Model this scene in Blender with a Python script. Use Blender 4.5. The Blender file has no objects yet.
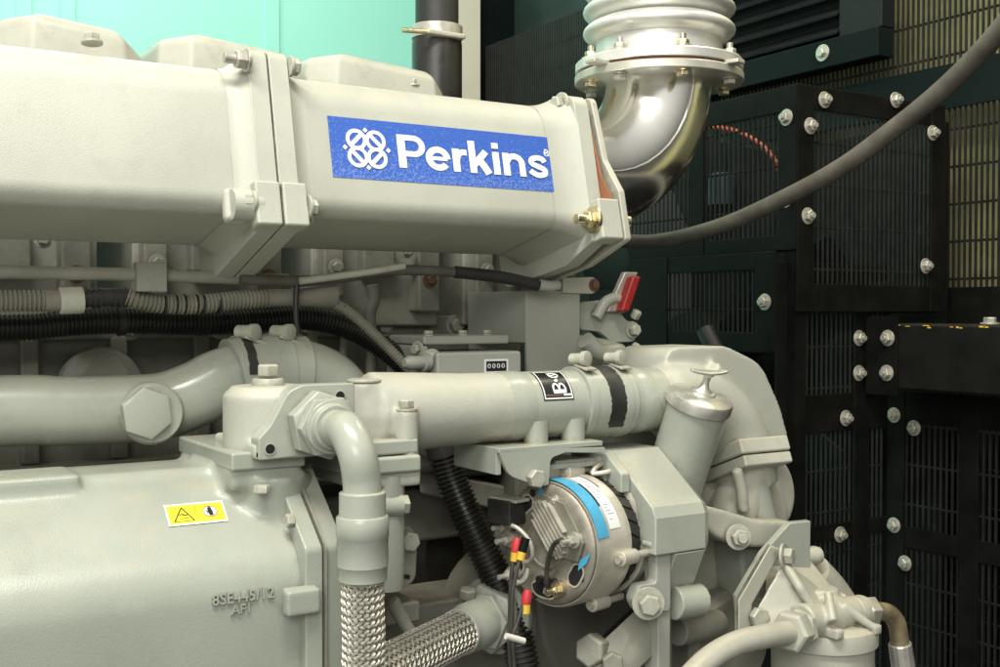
import bpy, bmesh, math, random
from mathutils import Vector, Matrix
random.seed(7)
PI = math.pi
V = Vector
scene = bpy.context.scene
C = scene.collection
H = 1.30                                   # height of the camera above the floor of the enclosure
# ------------------------------------------------------------------ camera maths
YAW = math.radians(32); PITCH = math.radians(1.09); F = 1130.0
fwd = V((math.sin(YAW)*math.cos(PITCH), math.cos(YAW)*math.cos(PITCH), -math.sin(PITCH)))
rgt = V((math.cos(YAW), -math.sin(YAW), 0))
upv = rgt.cross(fwd)
def ray(u, v): return fwd + rgt*((u-500)/F) + upv*((333.5-v)/F)
def P(u, v, Y):
    d = ray(u, v); return d*(Y/d.y)
def PX(u, v, X):
    d = ray(u, v); return d*(X/d.x)
def ux(u, Y): return P(u, 312, Y).x
def vz(u, v, Y): return P(u, v, Y).z
def mm(px, u, Y): return px*P(u, 312, Y).dot(fwd)/F      # pixels -> metres at that place

# ------------------------------------------------------------------ materials
def nodes(name):
    m = bpy.data.materials.new(name); m.use_nodes = True
    nt = m.node_tree
    return m, nt, nt.nodes['Principled BSDF']
def N(nt, t, **kw):
    n = nt.nodes.new(t)
    for k, v in kw.items():
        if k in n.inputs: n.inputs[k].default_value = v
        else: setattr(n, k, v)
    return n
def L(nt, a, b): nt.links.new(a, b)
def mat(name, col, rough=.5, metal=0., var=.12, vscale=9., bump=.0, bscale=300., dust=0., dustcol=(.42,.36,.25), spec=.5, rvar=.12, coat=0., stain=0., detail=4., dark_brown=0.):
    m, nt, b = nodes(name)
    co = N(nt, 'ShaderNodeTexCoord')
    n1 = N(nt, 'ShaderNodeTexNoise', Scale=vscale, Detail=detail, Roughness=.6)
    L(nt, co.outputs['Object'], n1.inputs['Vector'])
    r = N(nt, 'ShaderNodeMapRange'); r.inputs[1].default_value=.3; r.inputs[2].default_value=.7; r.inputs[3].default_value=1-var; r.inputs[4].default_value=1+var
    L(nt, n1.outputs['Fac'], r.inputs[0])
    mx = N(nt, 'ShaderNodeMix', data_type='RGBA', blend_type='MULTIPLY'); mx.inputs[0].default_value=1.
    mx.inputs[6].default_value=(*col,1); L(nt, r.outputs[0], mx.inputs[7])
    out = mx.outputs[2]
    if stain > 0:
        n3 = N(nt, 'ShaderNodeTexNoise', Scale=vscale*3.1, Detail=8., Roughness=.7); L(nt, co.outputs['Object'], n3.inputs['Vector'])
        rs = N(nt, 'ShaderNodeMapRange'); rs.inputs[1].default_value=.56; rs.inputs[2].default_value=.78; rs.inputs[3].default_value=0; rs.inputs[4].default_value=stain
        L(nt, n3.outputs['Fac'], rs.inputs[0])
        m3 = N(nt, 'ShaderNodeMix', data_type='RGBA'); L(nt, rs.outputs[0], m3.inputs[0]); L(nt, out, m3.inputs[6]); m3.inputs[7].default_value=(col[0]*.45,col[1]*.40,col[2]*.30,1)
        out = m3.outputs[2]
    if dust > 0:
        g = N(nt, 'ShaderNodeNewGeometry'); s = N(nt, 'ShaderNodeSeparateXYZ'); L(nt, g.outputs['Normal'], s.inputs[0])
        rz = N(nt, 'ShaderNodeMapRange'); rz.inputs[1].default_value=.25; rz.inputs[2].default_value=1.; rz.inputs[3].default_value=0; rz.inputs[4].default_value=dust
        L(nt, s.outputs[2], rz.inputs[0])
        n2 = N(nt, 'ShaderNodeTexNoise', Scale=38., Detail=6., Roughness=.7); L(nt, co.outputs['Object'], n2.inputs['Vector'])
        rn = N(nt, 'ShaderNodeMapRange'); rn.inputs[1].default_value=.35; rn.inputs[2].default_value=.65; L(nt, n2.outputs['Fac'], rn.inputs[0])
        mu = N(nt, 'ShaderNodeMath', operation='MULTIPLY'); L(nt, rz.outputs[0], mu.inputs[0]); L(nt, rn.outputs[0], mu.inputs[1])
        m2 = N(nt, 'ShaderNodeMix', data_type='RGBA'); L(nt, mu.outputs[0], m2.inputs[0]); L(nt, out, m2.inputs[6]); m2.inputs[7].default_value=(*dustcol,1)
        out = m2.outputs[2]
    if dark_brown > 0:  # dark brown mixed into crevices by ambient occlusion, broken up by noise
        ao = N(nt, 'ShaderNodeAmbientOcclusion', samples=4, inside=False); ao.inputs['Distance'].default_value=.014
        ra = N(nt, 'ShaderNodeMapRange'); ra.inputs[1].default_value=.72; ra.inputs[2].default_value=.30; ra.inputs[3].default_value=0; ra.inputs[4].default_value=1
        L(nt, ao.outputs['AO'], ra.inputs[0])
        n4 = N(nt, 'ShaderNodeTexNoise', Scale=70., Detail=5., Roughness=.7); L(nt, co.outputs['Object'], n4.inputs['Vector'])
        r4 = N(nt, 'ShaderNodeMapRange'); r4.inputs[1].default_value=.40; r4.inputs[2].default_value=.62; r4.inputs[3].default_value=0; r4.inputs[4].default_value=dark_brown
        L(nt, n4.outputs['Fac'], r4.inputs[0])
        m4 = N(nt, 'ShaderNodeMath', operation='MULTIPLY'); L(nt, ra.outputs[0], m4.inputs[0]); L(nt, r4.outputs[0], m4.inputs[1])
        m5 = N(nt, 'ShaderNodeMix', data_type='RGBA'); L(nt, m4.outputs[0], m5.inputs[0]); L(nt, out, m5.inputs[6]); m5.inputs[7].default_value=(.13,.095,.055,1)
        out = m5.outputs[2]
    L(nt, out, b.inputs['Base Color'])
    rr = N(nt, 'ShaderNodeMapRange'); rr.inputs[1].default_value=.3; rr.inputs[2].default_value=.7; rr.inputs[3].default_value=max(.03,rough-rvar); rr.inputs[4].default_value=min(1,rough+rvar)
    L(nt, n1.outputs['Fac'], rr.inputs[0]); L(nt, rr.outputs[0], b.inputs['Roughness'])
    b.inputs['Metallic'].default_value = metal
    b.inputs['Specular IOR Level'].default_value = spec
    b.inputs['Coat Weight'].default_value = coat
    if bump > 0:
        nb = N(nt, 'ShaderNodeTexNoise', Scale=bscale, Detail=3., Roughness=.55); L(nt, co.outputs['Object'], nb.inputs['Vector'])
        bm_ = N(nt, 'ShaderNodeBump', Strength=bump, Distance=.001); L(nt, nb.outputs['Fac'], bm_.inputs['Height'])
        L(nt, bm_.outputs[0], b.inputs['Normal'])
    return m
M = {}
GREY = (.395,.402,.345)
M['cast']   = mat('cast_grey_paint', GREY, .42, var=.08, vscale=6, bump=.40, bscale=850, dust=.6, dustcol=(.50,.45,.33), stain=.25, dark_brown=.75)
M['paint']  = mat('smooth_grey_paint', (.330,.352,.302), .24, var=.10, vscale=7, bump=.14, bscale=160, dust=.5, stain=.25, dark_brown=.8)
M['pale']   = mat('dusty_pale_paint', (.40,.40,.338), .42, var=.12, vscale=12, bump=.25, bscale=300, dust=.7, dustcol=(.40,.34,.22), stain=.42, dark_brown=.8)
M['cool']   = mat('cooler_grey_paint', (.305,.33,.282), .28, var=.10, vscale=5, bump=.25, bscale=600, dust=.35, stain=.22, dark_brown=.7)
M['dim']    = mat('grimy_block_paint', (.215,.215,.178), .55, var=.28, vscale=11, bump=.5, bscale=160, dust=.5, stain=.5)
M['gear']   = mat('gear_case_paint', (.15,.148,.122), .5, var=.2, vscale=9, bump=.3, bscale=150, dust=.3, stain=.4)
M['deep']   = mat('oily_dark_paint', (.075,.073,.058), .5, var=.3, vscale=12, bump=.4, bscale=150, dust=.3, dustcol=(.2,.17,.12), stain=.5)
M['plate']  = mat('plate_grey_paint', (.33,.342,.30), .42, var=.05, vscale=8, bump=.12, bscale=420, dust=.25, stain=.1)
M['rubber'] = mat('black_rubber', (.018,.018,.017), .55, var=.25, vscale=30, bump=.2, bscale=300, dust=.25, dustcol=(.16,.14,.1))
M['conduit']= mat('black_conduit', (.016,.016,.014), .36, var=.25, vscale=25, dust=.28, dustcol=(.2,.18,.12))
M['gcond']  = mat('grey_conduit', (.17,.165,.13), .5, var=.2, vscale=25, dust=.4)
M['cable']  = mat('cable_sheath', (.085,.077,.062), .6, var=.3, vscale=35, bump=.3, bscale=160, dust=.35, dustcol=(.2,.17,.12))
M['steel']  = mat('zinc_steel', (.47,.45,.39), .40, .5, var=.15, vscale=60, bump=.05, bscale=500)
M['bolt']   = mat('painted_bolt', (.375,.378,.315), .36, var=.14, vscale=90, bump=.15, bscale=400, dust=.5, stain=.5, dark_brown=.9)
M['brass']  = mat('yellow_zinc', (.68,.60,.40), .32, 1., var=.2, vscale=80, bump=.08, bscale=500)
M['rust']   = mat('rusty_bolt', (.15,.085,.05), .7, .3, var=.3, vscale=80)
M['elbow']  = mat('polished_stainless', (.95,.94,.90), .19, 1., var=.06, vscale=9, bump=.02, bscale=25, rvar=.06)
M['bellow'] = mat('silver_bellows', (.70,.70,.66), .40, .6, var=.08, vscale=20, bump=.06, bscale=240, dust=.2)
M['flange'] = mat('flange_steel', (.53,.52,.45), .45, .55, var=.12, vscale=24, bump=.15, bscale=260, stain=.3)
M['alu']    = mat('cast_aluminium', (.56,.53,.45), .42, .45, var=.16, vscale=30, bump=.3, bscale=500, stain=.35)
M['aludark']= mat('alternator_plate', (.33,.305,.255), .40, .5, var=.2, vscale=40, bump=.15, bscale=400, stain=.3)
M['hole']   = mat('dark_recess', (.008,.008,.008), .8, var=.1)
M['black']  = mat('black_powder_coat', (.0075,.0075,.0066), .48, var=.35, vscale=14, bump=.12, bscale=420, dust=.08, dustcol=(.05,.045,.035), spec=.08)
M['wire']   = mat('guard_wire', (.016,.017,.015), .5, var=.3, vscale=30, dust=.1, dustcol=(.03,.027,.02), spec=.2)
M['green']  = mat('dark_green_metal', (.006,.010,.0095), .5, var=.25, vscale=5, spec=.06)
M['bulk']   = mat('bulkhead_green', (.030,.052,.046), .5, var=.4, vscale=3, spec=.1)
M['louvre'] = mat('louvre_grey', (.008,.010,.0105), .5, var=.2, vscale=9, dust=.25, dustcol=(.05,.05,.045), spec=.2)
M['beam']   = mat('beam_black', (.0105,.010,.0085), .45, var=.3, vscale=10, bump=.1, bscale=300, dust=.3, dustcol=(.08,.07,.05), spec=.15)
M['olive']  = mat('radiator_core', (.33,.31,.15), .75, var=.35, vscale=4, bump=.4, bscale=90, stain=.5)
M['oldbrass']=mat('dull_brass', (.34,.28,.17), .42, .55, var=.25, vscale=50, bump=.1, bscale=300)
M['teal']   = mat('mint_wall_paint', (.31,.75,.62), .5, var=.03, vscale=2, bump=.05, bscale=60)
M['cream']  = mat('cream_post', (.62,.62,.50), .5, var=.05, vscale=5)
M['blue']   = None
M['white']  = mat('white_ink', (.80,.80,.78), .4, var=.03, bump=.3, bscale=330)
M['paper']  = mat('paper_label', (.74,.76,.76), .4, var=.04, vscale=30)
M['yellow'] = mat('warning_yellow', (.80,.66,.03), .35, var=.04, bump=.1, bscale=210)
M['ink']    = mat('black_ink', (.012,.012,.012), .35, var=.1)
M['redink'] = mat('red_ink', (.55,.06,.05), .4, var=.1)
M['dark_brown']  = mat('worn_print', (.12,.085,.07), .5, var=.5, vscale=300)
M['worn']   = mat('faded_print', (.30,.31,.34), .5, var=.4, vscale=400)
M['tape']   = mat('blue_film', (.07,.36,.58), .25, var=.12, vscale=30, bump=.25, bscale=90)
M['red']    = mat('red_plastic', (.50,.035,.045), .42, var=.1, vscale=60)
M['redlever']=mat('red_grip', (.30,.018,.015), .42, var=.15, vscale=60, stain=.4)
M['yel']    = mat('yellow_sleeve', (.66,.43,.05), .4, var=.1, vscale=60)
M['tie']    = mat('white_cable_tie', (.68,.66,.58), .45, var=.1)
M['spiral'] = mat('red_spiral', (.30,.05,.025), .4, var=.2, vscale=60)
M['gasket'] = mat('brown_gasket', (.25,.10,.045), .7, var=.25, vscale=40)
M['thinw']  = mat('wire_sheath', (.05,.048,.042), .4, var=.3, vscale=60)
M['cap']    = mat('plated_cap', (.60,.59,.53), .34, .7, var=.12, vscale=40, bump=.06, bscale=300)
M['hdpe']   = mat('blue_can', (.006,.018,.024), .5, var=.2)

def mat_blue():
    m, nt, b = nodes('blue_vinyl')
    co = N(nt, 'ShaderNodeTexCoord')
    n = N(nt, 'ShaderNodeTexNoise', Scale=430., Detail=2., Roughness=.5); L(nt, co.outputs['Object'], n.inputs['Vector'])
    nbig = N(nt, 'ShaderNodeTexNoise', Scale=14., Detail=3.); L(nt, co.outputs['Object'], nbig.inputs['Vector'])
    sx = N(nt, 'ShaderNodeSeparateXYZ'); L(nt, co.outputs['Object'], sx.inputs[0])
    w = N(nt, 'ShaderNodeMapRange'); w.inputs[1].default_value=.02; w.inputs[2].default_value=-.036; w.inputs[3].default_value=0; w.inputs[4].default_value=.16
    L(nt, sx.outputs[2], w.inputs[0])
    ad = N(nt, 'ShaderNodeMath', operation='ADD'); L(nt, n.outputs['Fac'], ad.inputs[0]); L(nt, w.outputs[0], ad.inputs[1])
    r = N(nt, 'ShaderNodeMapRange'); r.inputs[1].default_value=.60; r.inputs[2].default_value=.74; L(nt, ad.outputs[0], r.inputs[0]); r.inputs[4].default_value=.28
    mx = N(nt, 'ShaderNodeMix', data_type='RGBA'); L(nt, r.outputs[0], mx.inputs[0])
    mx.inputs[6].default_value=(.035,.105,.43,1); mx.inputs[7].default_value=(.36,.45,.66,1)  # pale speckles put surface glints into the colour, denser lower down
    L(nt, mx.outputs[2], b.inputs['Base Color']); b.inputs['Roughness'].default_value=.36
    bu = N(nt, 'ShaderNodeBump', Strength=.5, Distance=.0012); L(nt, n.outputs['Fac'], bu.inputs['Height']); L(nt, bu.outputs[0], b.inputs['Normal'])
    return m
M['blue'] = mat_blue()
def mat_braid():
    m, nt, b = nodes('braid_wire')
    uv = N(nt, 'ShaderNodeUVMap')
    w = N(nt, 'ShaderNodeTexWave', Scale=2.2); w.bands_direction='X'; L(nt, uv.outputs[0], w.inputs['Vector'])
    r = N(nt, 'ShaderNodeValToRGB'); r.color_ramp.elements[0].color=(.5,.46,.38,1); r.color_ramp.elements[1].color=(.95,.92,.82,1); r.color_ramp.elements[1].position=.6
    L(nt, w.outputs['Fac'], r.inputs[0]); L(nt, r.outputs[0], b.inputs['Base Color'])
    bu = N(nt, 'ShaderNodeBump', Strength=.8, Distance=.0006); L(nt, w.outputs['Fac'], bu.inputs['Height']); L(nt, bu.outputs[0], b.inputs['Normal'])
    b.inputs['Metallic'].default_value=1.; b.inputs['Roughness'].default_value=.42
    return m
M['braid'] = mat_braid()

# ------------------------------------------------------------------ mesh builder
class MB:
    def __init__(s): s.v=[]; s.f=[]; s.uv=[]
    def add(s, vs, fs, uvs=None):
        o=len(s.v); s.v += [V(p) for p in vs]; s.f += [[i+o for i in f] for f in fs]
        s.uv += uvs if uvs else [None]*len(fs)
        return s
    def join(s, m): return s.add(m.v, m.f, m.uv)
    def loft(s, loops, cap=True, closed=True, ring=False):
        n=len(loops[0]); vs=[p for l in loops for p in l]; fs=[]
        K=len(loops)
        for i in range(K if ring else K-1):
            j=(i+1)%K
            for k in range(n if closed else n-1):
                k2=(k+1)%n
                fs.append([i*n+k, i*n+k2, j*n+k2, j*n+k])
        if cap and not ring:
            fs.append(list(range(n))[::-1]); fs.append([(K-1)*n+k for k in range(n)])
        return s.add(vs, fs)
    def box(s, c, size, R=None):
        c=V(c); x,y,z=[q/2 for q in size]
        b=[V(p) for p in ((-x,-y,-z),(x,-y,-z),(x,y,-z),(-x,y,-z))]; t=[V(p) for p in ((-x,-y,z),(x,-y,z),(x,y,z),(-x,y,z))]
        if R is not None: b=[R@p for p in b]; t=[R@p for p in t]
        return s.loft([[c+p for p in b],[c+p for p in t]])
    def span(s, a, b):
        a=V(a); b=V(b); return s.box((a+b)/2, [abs(q) for q in (b-a)])
    def prism(s, pts, ext):
        ext=V(ext); return s.loft([[V(p) for p in pts],[V(p)+ext for p in pts]])
    def tube(s, pts, r, n=16, cap=True):
        pts=[V(p) for p in pts]; K=len(pts)
        rs = r if isinstance(r,(list,tuple)) else [r]*K
        t0=(pts[1]-pts[0]).normalized()
        a=V((0,0,1)) if abs(t0.z)<.9 else V((1,0,0))
        nx=(a-t0*a.dot(t0)).normalized(); loops=[]
        for i in range(K):
            t=(pts[min(i+1,K-1)]-pts[max(i-1,0)]).normalized()
            nx=(nx-t*nx.dot(t)).normalized(); ny=t.cross(nx)
            loops.append([pts[i]+(nx*math.cos(2*PI*k/n)+ny*math.sin(2*PI*k/n))*rs[i] for k in range(n)])
        return s.loft(loops, cap)
    def lathe(s, o, axis, prof, n=24):
        o=V(o); ax=V(axis).normalized(); a=V((0,0,1)) if abs(ax.z)<.9 else V((1,0,0))
        e1=(a-ax*a.dot(ax)).normalized(); e2=ax.cross(e1)
        return s.loft([[o+ax*h+(e1*math.cos(2*PI*k/n)+e2*math.sin(2*PI*k/n))*max(r,1e-5) for k in range(n)] for h,r in prof])
    def cyl(s, a, b, r, n=20, r2=None):
        a=V(a); b=V(b); d=b-a; return s.lathe(a, d, [(0,r),(d.length, r if r2 is None else r2)], n)
    def hexn(s, o, axis, r, h, spin=0.):
        o=V(o); ax=V(axis).normalized(); a=V((0,0,1)) if abs(ax.z)<.9 else V((1,0,0))
        e1=(a-ax*a.dot(ax)).normalized(); e2=ax.cross(e1)
        def lp(hh,rr): return [o+ax*hh+(e1*math.cos(spin+PI*k/3)+e2*math.sin(spin+PI*k/3))*rr for k in range(6)]
        return s.loft([lp(0,r*.93),lp(h*.10,r),lp(h*.86,r),lp(h,r*.86)])
    XF=None
    def build(s, name, m, parent=None, label=None, bevel=0., cast=0., it=5, sharp=38, recalc=True, tri=False):
        if MB.XF is not None: s.v=[MB.XF@p for p in s.v]
        me=bpy.data.meshes.new(name)
        lo=V([min(p[i] for p in s.v) for i in range(3)]); hi=V([max(p[i] for p in s.v) for i in range(3)]); c=(lo+hi)/2
        if parent is None: c=V((c.x,c.y,lo.z))
        me.from_pydata([p-c for p in s.v], [], s.f)
        if any(u is not None for u in s.uv):
            l=me.uv_layers.new(name='UVMap'); i=0
            for f,u in zip(s.f,s.uv):
                for q in range(len(f)):
                    l.data[i].uv = u[q] if u else (0,0); i+=1
        if recalc:
            b=bmesh.new(); b.from_mesh(me); bmesh.ops.recalc_face_normals(b, faces=b.faces); b.to_mesh(me); b.free()
        me.update()
        me.polygons.foreach_set('use_smooth',[True]*len(me.polygons))
        if not cast: me.set_sharp_from_angle(angle=math.radians(sharp))
        me.materials.append(M[m] if isinstance(m,str) else m)
        o=bpy.data.objects.new(name, me); C.objects.link(o)
        place(o, c, parent)
        if label: o['label']=label
        if cast:
            r=o.modifiers.new('remesh','REMESH'); r.mode='VOXEL'; r.voxel_size=cast; r.use_smooth_shade=True
            q=o.modifiers.new('soften','SMOOTH'); q.factor=.5; q.iterations=it
        elif bevel:
            q=o.modifiers.new('bevel','BEVEL'); q.width=bevel; q.segments=2; q.limit_method='ANGLE'; q.angle_limit=math.radians(40); q.harden_normals=True
        return o
WO={}
def place(o, c, parent):
    WO[o.name]=V(c)
    if parent is not None:
        o.parent=parent; o.location=V(c)-WO[parent.name]
    else: o.location=V(c)+V((0,0,H))
def tag(o, label, cat, group=None, kind=None):
    o['label']=label; o['category']=cat
    if group: o['group']=group
    if kind: o['kind']=kind
    return o
def thing(name, loc, label, cat, group=None):
    o=bpy.data.objects.new(name,None); C.objects.link(o); o.empty_display_size=.05; place(o, loc, None)
    return tag(o,label,cat,group)
def struct(o): o['kind']='structure'; return o
def cr(pts, k=8):
    pts=[V(p) for p in pts]; q=[pts[0]*2-pts[1]]+pts+[pts[-1]*2-pts[-2]]; out=[]
    for i in range(1,len(q)-2):
        a,b,c,d=q[i-1:i+3]
        for j in range(k):
            t=j/k; out.append(.5*((2*b)+(c-a)*t+(2*a-5*b+4*c-d)*t*t+(3*b-a-3*c+d)*t**3))
    out.append(pts[-1]); return out
def resample(pts, ds):
    out=[pts[0].copy()]; acc=0.
    for a,b in zip(pts,pts[1:]):
        l=(b-a).length; t=ds-acc
        while t<=l: out.append(a.lerp(b,t/l)); t+=ds
        acc=(acc+l)%ds if l+acc>=ds else acc+l
    return out
def corrugated(pts, r, pitch, depth=.13, n=16):
    q=resample(cr(pts,24), pitch/5); pat=[1,1,1,1-depth,1-depth]
    return MB().tube(q,[r*pat[i%5] for i in range(len(q))],n)
def rpoly(pts, rad, seg=6):
    out=[]; n=len(pts); rad = rad if isinstance(rad,(list,tuple)) else [rad]*n
    for i in range(n):
        p=V(pts[i]).to_2d(); a=V(pts[i-1]).to_2d()-p; b=V(pts[(i+1)%n]).to_2d()-p; r=rad[i]
        if r<=0: out.append(p); continue
        an=a.angle(b); t=min(r/math.tan(an/2), a.length*.49, b.length*.49); r=t*math.tan(an/2)
        p0=p+a.normalized()*t; p1=p+b.normalized()*t; cc=p+(a.normalized()+b.normalized()).normalized()*(r/math.sin(an/2))
        v0=p0-cc; v1=p1-cc; A=math.atan2(v0.y,v0.x); B=math.atan2(v1.y,v1.x); d=(B-A+PI)%(2*PI)-PI
        for k in range(seg+1): out.append(cc+V((math.cos(A+d*k/seg),math.sin(A+d*k/seg)))*r)
    return out
def boltmb(o, axis, r, h, washer=1.45, stud=0., spin=.3):
    m=MB(); ax=V(axis).normalized(); o=V(o); w=r*.28
    if washer: m.cyl(o-ax*.0005, o+ax*w, r*washer, 20)
    else: w=0
    m.hexn(o+ax*w, ax, r, h, spin)
    if stud: m.cyl(o+ax*(w+h), o+ax*(w+h+stud), r*.52, 12)
    return m
def bolt(parent, o, axis, r, h, m='bolt', washer=1.45, stud=0., spin=.3, name='bolt', label=None):
    return boltmb(o,axis,r,h,washer,stud,spin).build(name, m, parent, label, bevel=r*.06)
# --- flat print on a surface: list of strips in (a,b), mapped by f(a,b,h)
class Print:
    def __init__(s, f, h0=.0004): s.f=f; s.h=h0; s.mb=MB()
    def strip(s, left, right, closed=False):
        n=len(left); h=s.h; s.h+=.00004
        vs=[s.f(*p,h) for p in left]+[s.f(*p,h) for p in right]
        fs=[[i,(i+1)%n,n+(i+1)%n,n+i] for i in range(n if closed else n-1)]
        s.mb.add(vs,fs); return s
    def line(s, pts, w, closed=False):
        n=len(pts); lf=[]; rt=[]
        for i in range(n):
            if closed: a,b=pts[i-1],pts[(i+1)%n]
            else: a,b=pts[max(i-1,0)],pts[min(i+1,n-1)]
            dx,dy=b[0]-a[0],b[1]-a[1]; l=math.hypot(dx,dy) or 1
            lf.append((pts[i][0]-dy/l*w/2,pts[i][1]+dx/l*w/2)); rt.append((pts[i][0]+dy/l*w/2,pts[i][1]-dx/l*w/2))
        return s.strip(lf,rt,closed)
    def seg(s, a, b, w, k=4): return s.line([(a[0]+(b[0]-a[0])*i/k, a[1]+(b[1]-a[1])*i/k) for i in range(k+1)], w)
    def arc(s, c, rx, ry, w, a0=0, a1=360, k=28):
        cl = abs(a1-a0)>=360; n=k if cl else k+1
        return s.line([(c[0]+rx*math.cos(math.radians(a0+(a1-a0)*i/k)), c[1]+ry*math.sin(math.radians(a0+(a1-a0)*i/k))) for i in range(n)], w, cl)
    def disc(s, c, rx, ry, k=24):
        p=[(c[0]+rx*math.cos(2*PI*i/k),c[1]+ry*math.sin(2*PI*i/k)) for i in range(k)]
        return s.strip(p,[c]*k,True)
    def rect(s, a0,b0,a1,b1, k=8, kb=6):
        h=s.h; s.h+=.00004
        vs=[s.f(a0+(a1-a0)*i/k, b0+(b1-b0)*j/kb, h) for j in range(kb+1) for i in range(k+1)]
        s.mb.add(vs,[[j*(k+1)+i,j*(k+1)+i+1,(j+1)*(k+1)+i+1,(j+1)*(k+1)+i] for j in range(kb) for i in range(k)]); return s
    def poly(s, pts):
        h=s.h; s.h+=.00004
        s.mb.add([s.f(*p,h) for p in pts],[list(range(len(pts)))]); return s
    def build(s, name, m, parent, label=None): return s.mb.build(name,m,parent,label,recalc=False)
def textmb(txt, size, f, h=0., extr=0., bold=0.):
    cu=bpy.data.curves.new('t','FONT'); cu.body=txt; cu.size=size; cu.align_x='CENTER'; cu.align_y='CENTER'; cu.extrude=extr; cu.offset=bold; cu.resolution_u=3
    o=bpy.data.objects.new('t',cu); C.objects.link(o)
    dg=bpy.context.evaluated_depsgraph_get(); me=o.evaluated_get(dg).to_mesh()
    m=MB().add([f(p.co.x,p.co.y,h+p.co.z) for p in me.vertices],[list(p.vertices) for p in me.polygons])
    bpy.data.objects.remove(o); bpy.data.curves.remove(cu); return m

# =================================================================== ENGINE
eng=thing('diesel_engine', (.5,1.45,-.62), 'large grey painted diesel engine with a blue and white maker plate on its long manifold', 'engine')

# ---------------- intake manifold (local frame leaning back 13 degrees)
TH=math.radians(13); MO=V((0,1.12,.104)); MBk=V((0,math.cos(TH),-math.sin(TH))); MS=V((0,math.sin(TH),math.cos(TH)))
def ML(x,b,s): return MO+V((x,0,0))+MBk*b+MS*s
MN=-MBk
def face(u,v):                             # pixel -> (x,s) on the leaning face
    d=ray(u,v); t=MO.dot(MN)/d.dot(MN); p=d*t-MO; return p.x, p.dot(MS)
prof=rpoly([(0,0),(0,.168),(.175,.168),(.175,0)],[.020,.046,.05,.05],8)
def duct(x0,x1):
    m=MB(); m.loft([[ML(x,p.x,p.y) for p in prof] for x in (x0,x1)]); return m
FP=rpoly([(-.012,.177),(-.012,-.019),(.16,-.034),(.2,-.02),(.2,.177)],[.013,.004,.03,.02,.03],5)
def plate(x0,x1,pr): return MB().loft([[ML(x,p.x,p.y) for p in pr] for x in (x0,x1)])
xs=.4265
im=duct(-.35,xs-.012); im.join(MB().lathe(ML(xs-.05,-.004,.004),(1,0,0),[(0,.016),(.03,.016)],14))
im=im.build('intake_manifold','cast',eng,bevel=.0)
im2=duct(xs+.012,.828).build('intake_manifold','cast',eng)
# fillet collars either side of the joint and at the end (cast in with the body)
def collar(parent,x0,x1,g0,g1):
    m=MB(); K=6; lp=[]
    for i in range(K+1):
        t=i/K; g=g0+(g1-g0)*t*t; lp.append([ML(x0+(x1-x0)*t, (p.x-.0875)*(1+g/.0875)+.0875, (p.y-.084)*(1+g/.084)+.084) for p in prof])
    return m.loft(lp,cap=False).build('fillet','cast',parent)
collar(im,xs-.044,xs-.021,.0005,.012); collar(im2,xs+.044,xs+.021,.0005,.012); collar(im2,.781,.824,.0005,.013)
plate(xs-.0225,xs-.0008,FP).build('flange','cast',im,bevel=.0015)
plate(xs+.0008,xs+.0225,FP).build('flange','cast',im2,bevel=.0015)
def foot(x0,x1,parent): return MB().loft([[ML(x,b,s) for b,s in ((-.019,-.020),(-.019,.027),(.002,.029),(.002,-.020))] for x in (x0,x1)]).build('flange_foot','cast',parent,bevel=.003)
foot(xs-.0285,xs-.0009,im); foot(xs+.0009,xs+.0285,im2)
for x0,x1,pr in ((xs-.056,xs-.03,im),(xs+.03,xs+.042,im2)):
    MB().loft([[ML(x,b,s) for b,s in ((-.003,-.012),(-.003,.023),(.012,.027),(.012,-.014))] for x in (x0,x1)]).build('boss','cast',pr,bevel=.006)
bolt(im, ML(xs-.023,-.016,.158),(-1,0,0),.0105,.011,stud=.012,m='steel',washer=1.2)
bolt(im, ML(xs-.0285,-.011,.005),(-1,0,0),.0098,.010,stud=.007,washer=1.25)
bolt(im2, ML(xs+.023,-.014,.158),(1,0,0),.0095,.008,washer=1.15)
bolt(im2, ML(xs+.0285,-.013,.002),(1,0,0),.009,.008)
# right hand end: flange, gasket, end plate
FE=rpoly([(-.0125,.172),(-.0125,-.021),(.05,-.036),(.2,-.03),(.2,.176)],[.02,.004,.02,.02,.03],5)
plate(.822,.844,FE).build('flange','cast',im2,bevel=.0015)
MB().loft([[ML(x,b,s) for b,s in ((-.031,-.023),(-.031,.028),(-.004,.030),(-.004,-.023))] for x in (.824,.8565)]).build('flange_foot','cast',im2,bevel=.003)
GE=[(-.004,.165),(-.016,.06),(-.029,.032),(-.029,-.02),(.2,-.03),(.2,.168)]
MB().loft([[ML(x,b,s) for b,s in GE] for x in (.8445,.8475)]).build('gasket','gasket',im2,label='reddish brown gasket edge')
EP=rpoly([(-.002,.174),(-.010,.085),(-.032,.038),(-.032,-.024),(.05,-.036),(.2,-.032),(.2,.176)],[.012,.02,.006,.004,.02,.02,.03],4)
plate(.857,.8665,EP).build('end_plate','pale',im2,bevel=.002)
bolt(im2, ML(.822,.012,.163),(-1,0,0),.011,.010)
bolt(im2, ML(.824,-.018,.004),(-1,0,0),.0115,.010,m='brass',stud=.014,label='yellow zinc plated nut and stud')
MB().cyl(ML(.8665,-.018,.004),ML(.877,-.018,.004),.007,12).build('stud_end','brass',im2)
# bottom ribs on the duct underside
for x in (.30,):
    pass
# plug bolt on top at far left
pb=P(92,43.5,1.185); bolt(im, pb,(0,0.12,1),.0085,.008,m='bolt',washer=1.25)
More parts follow.
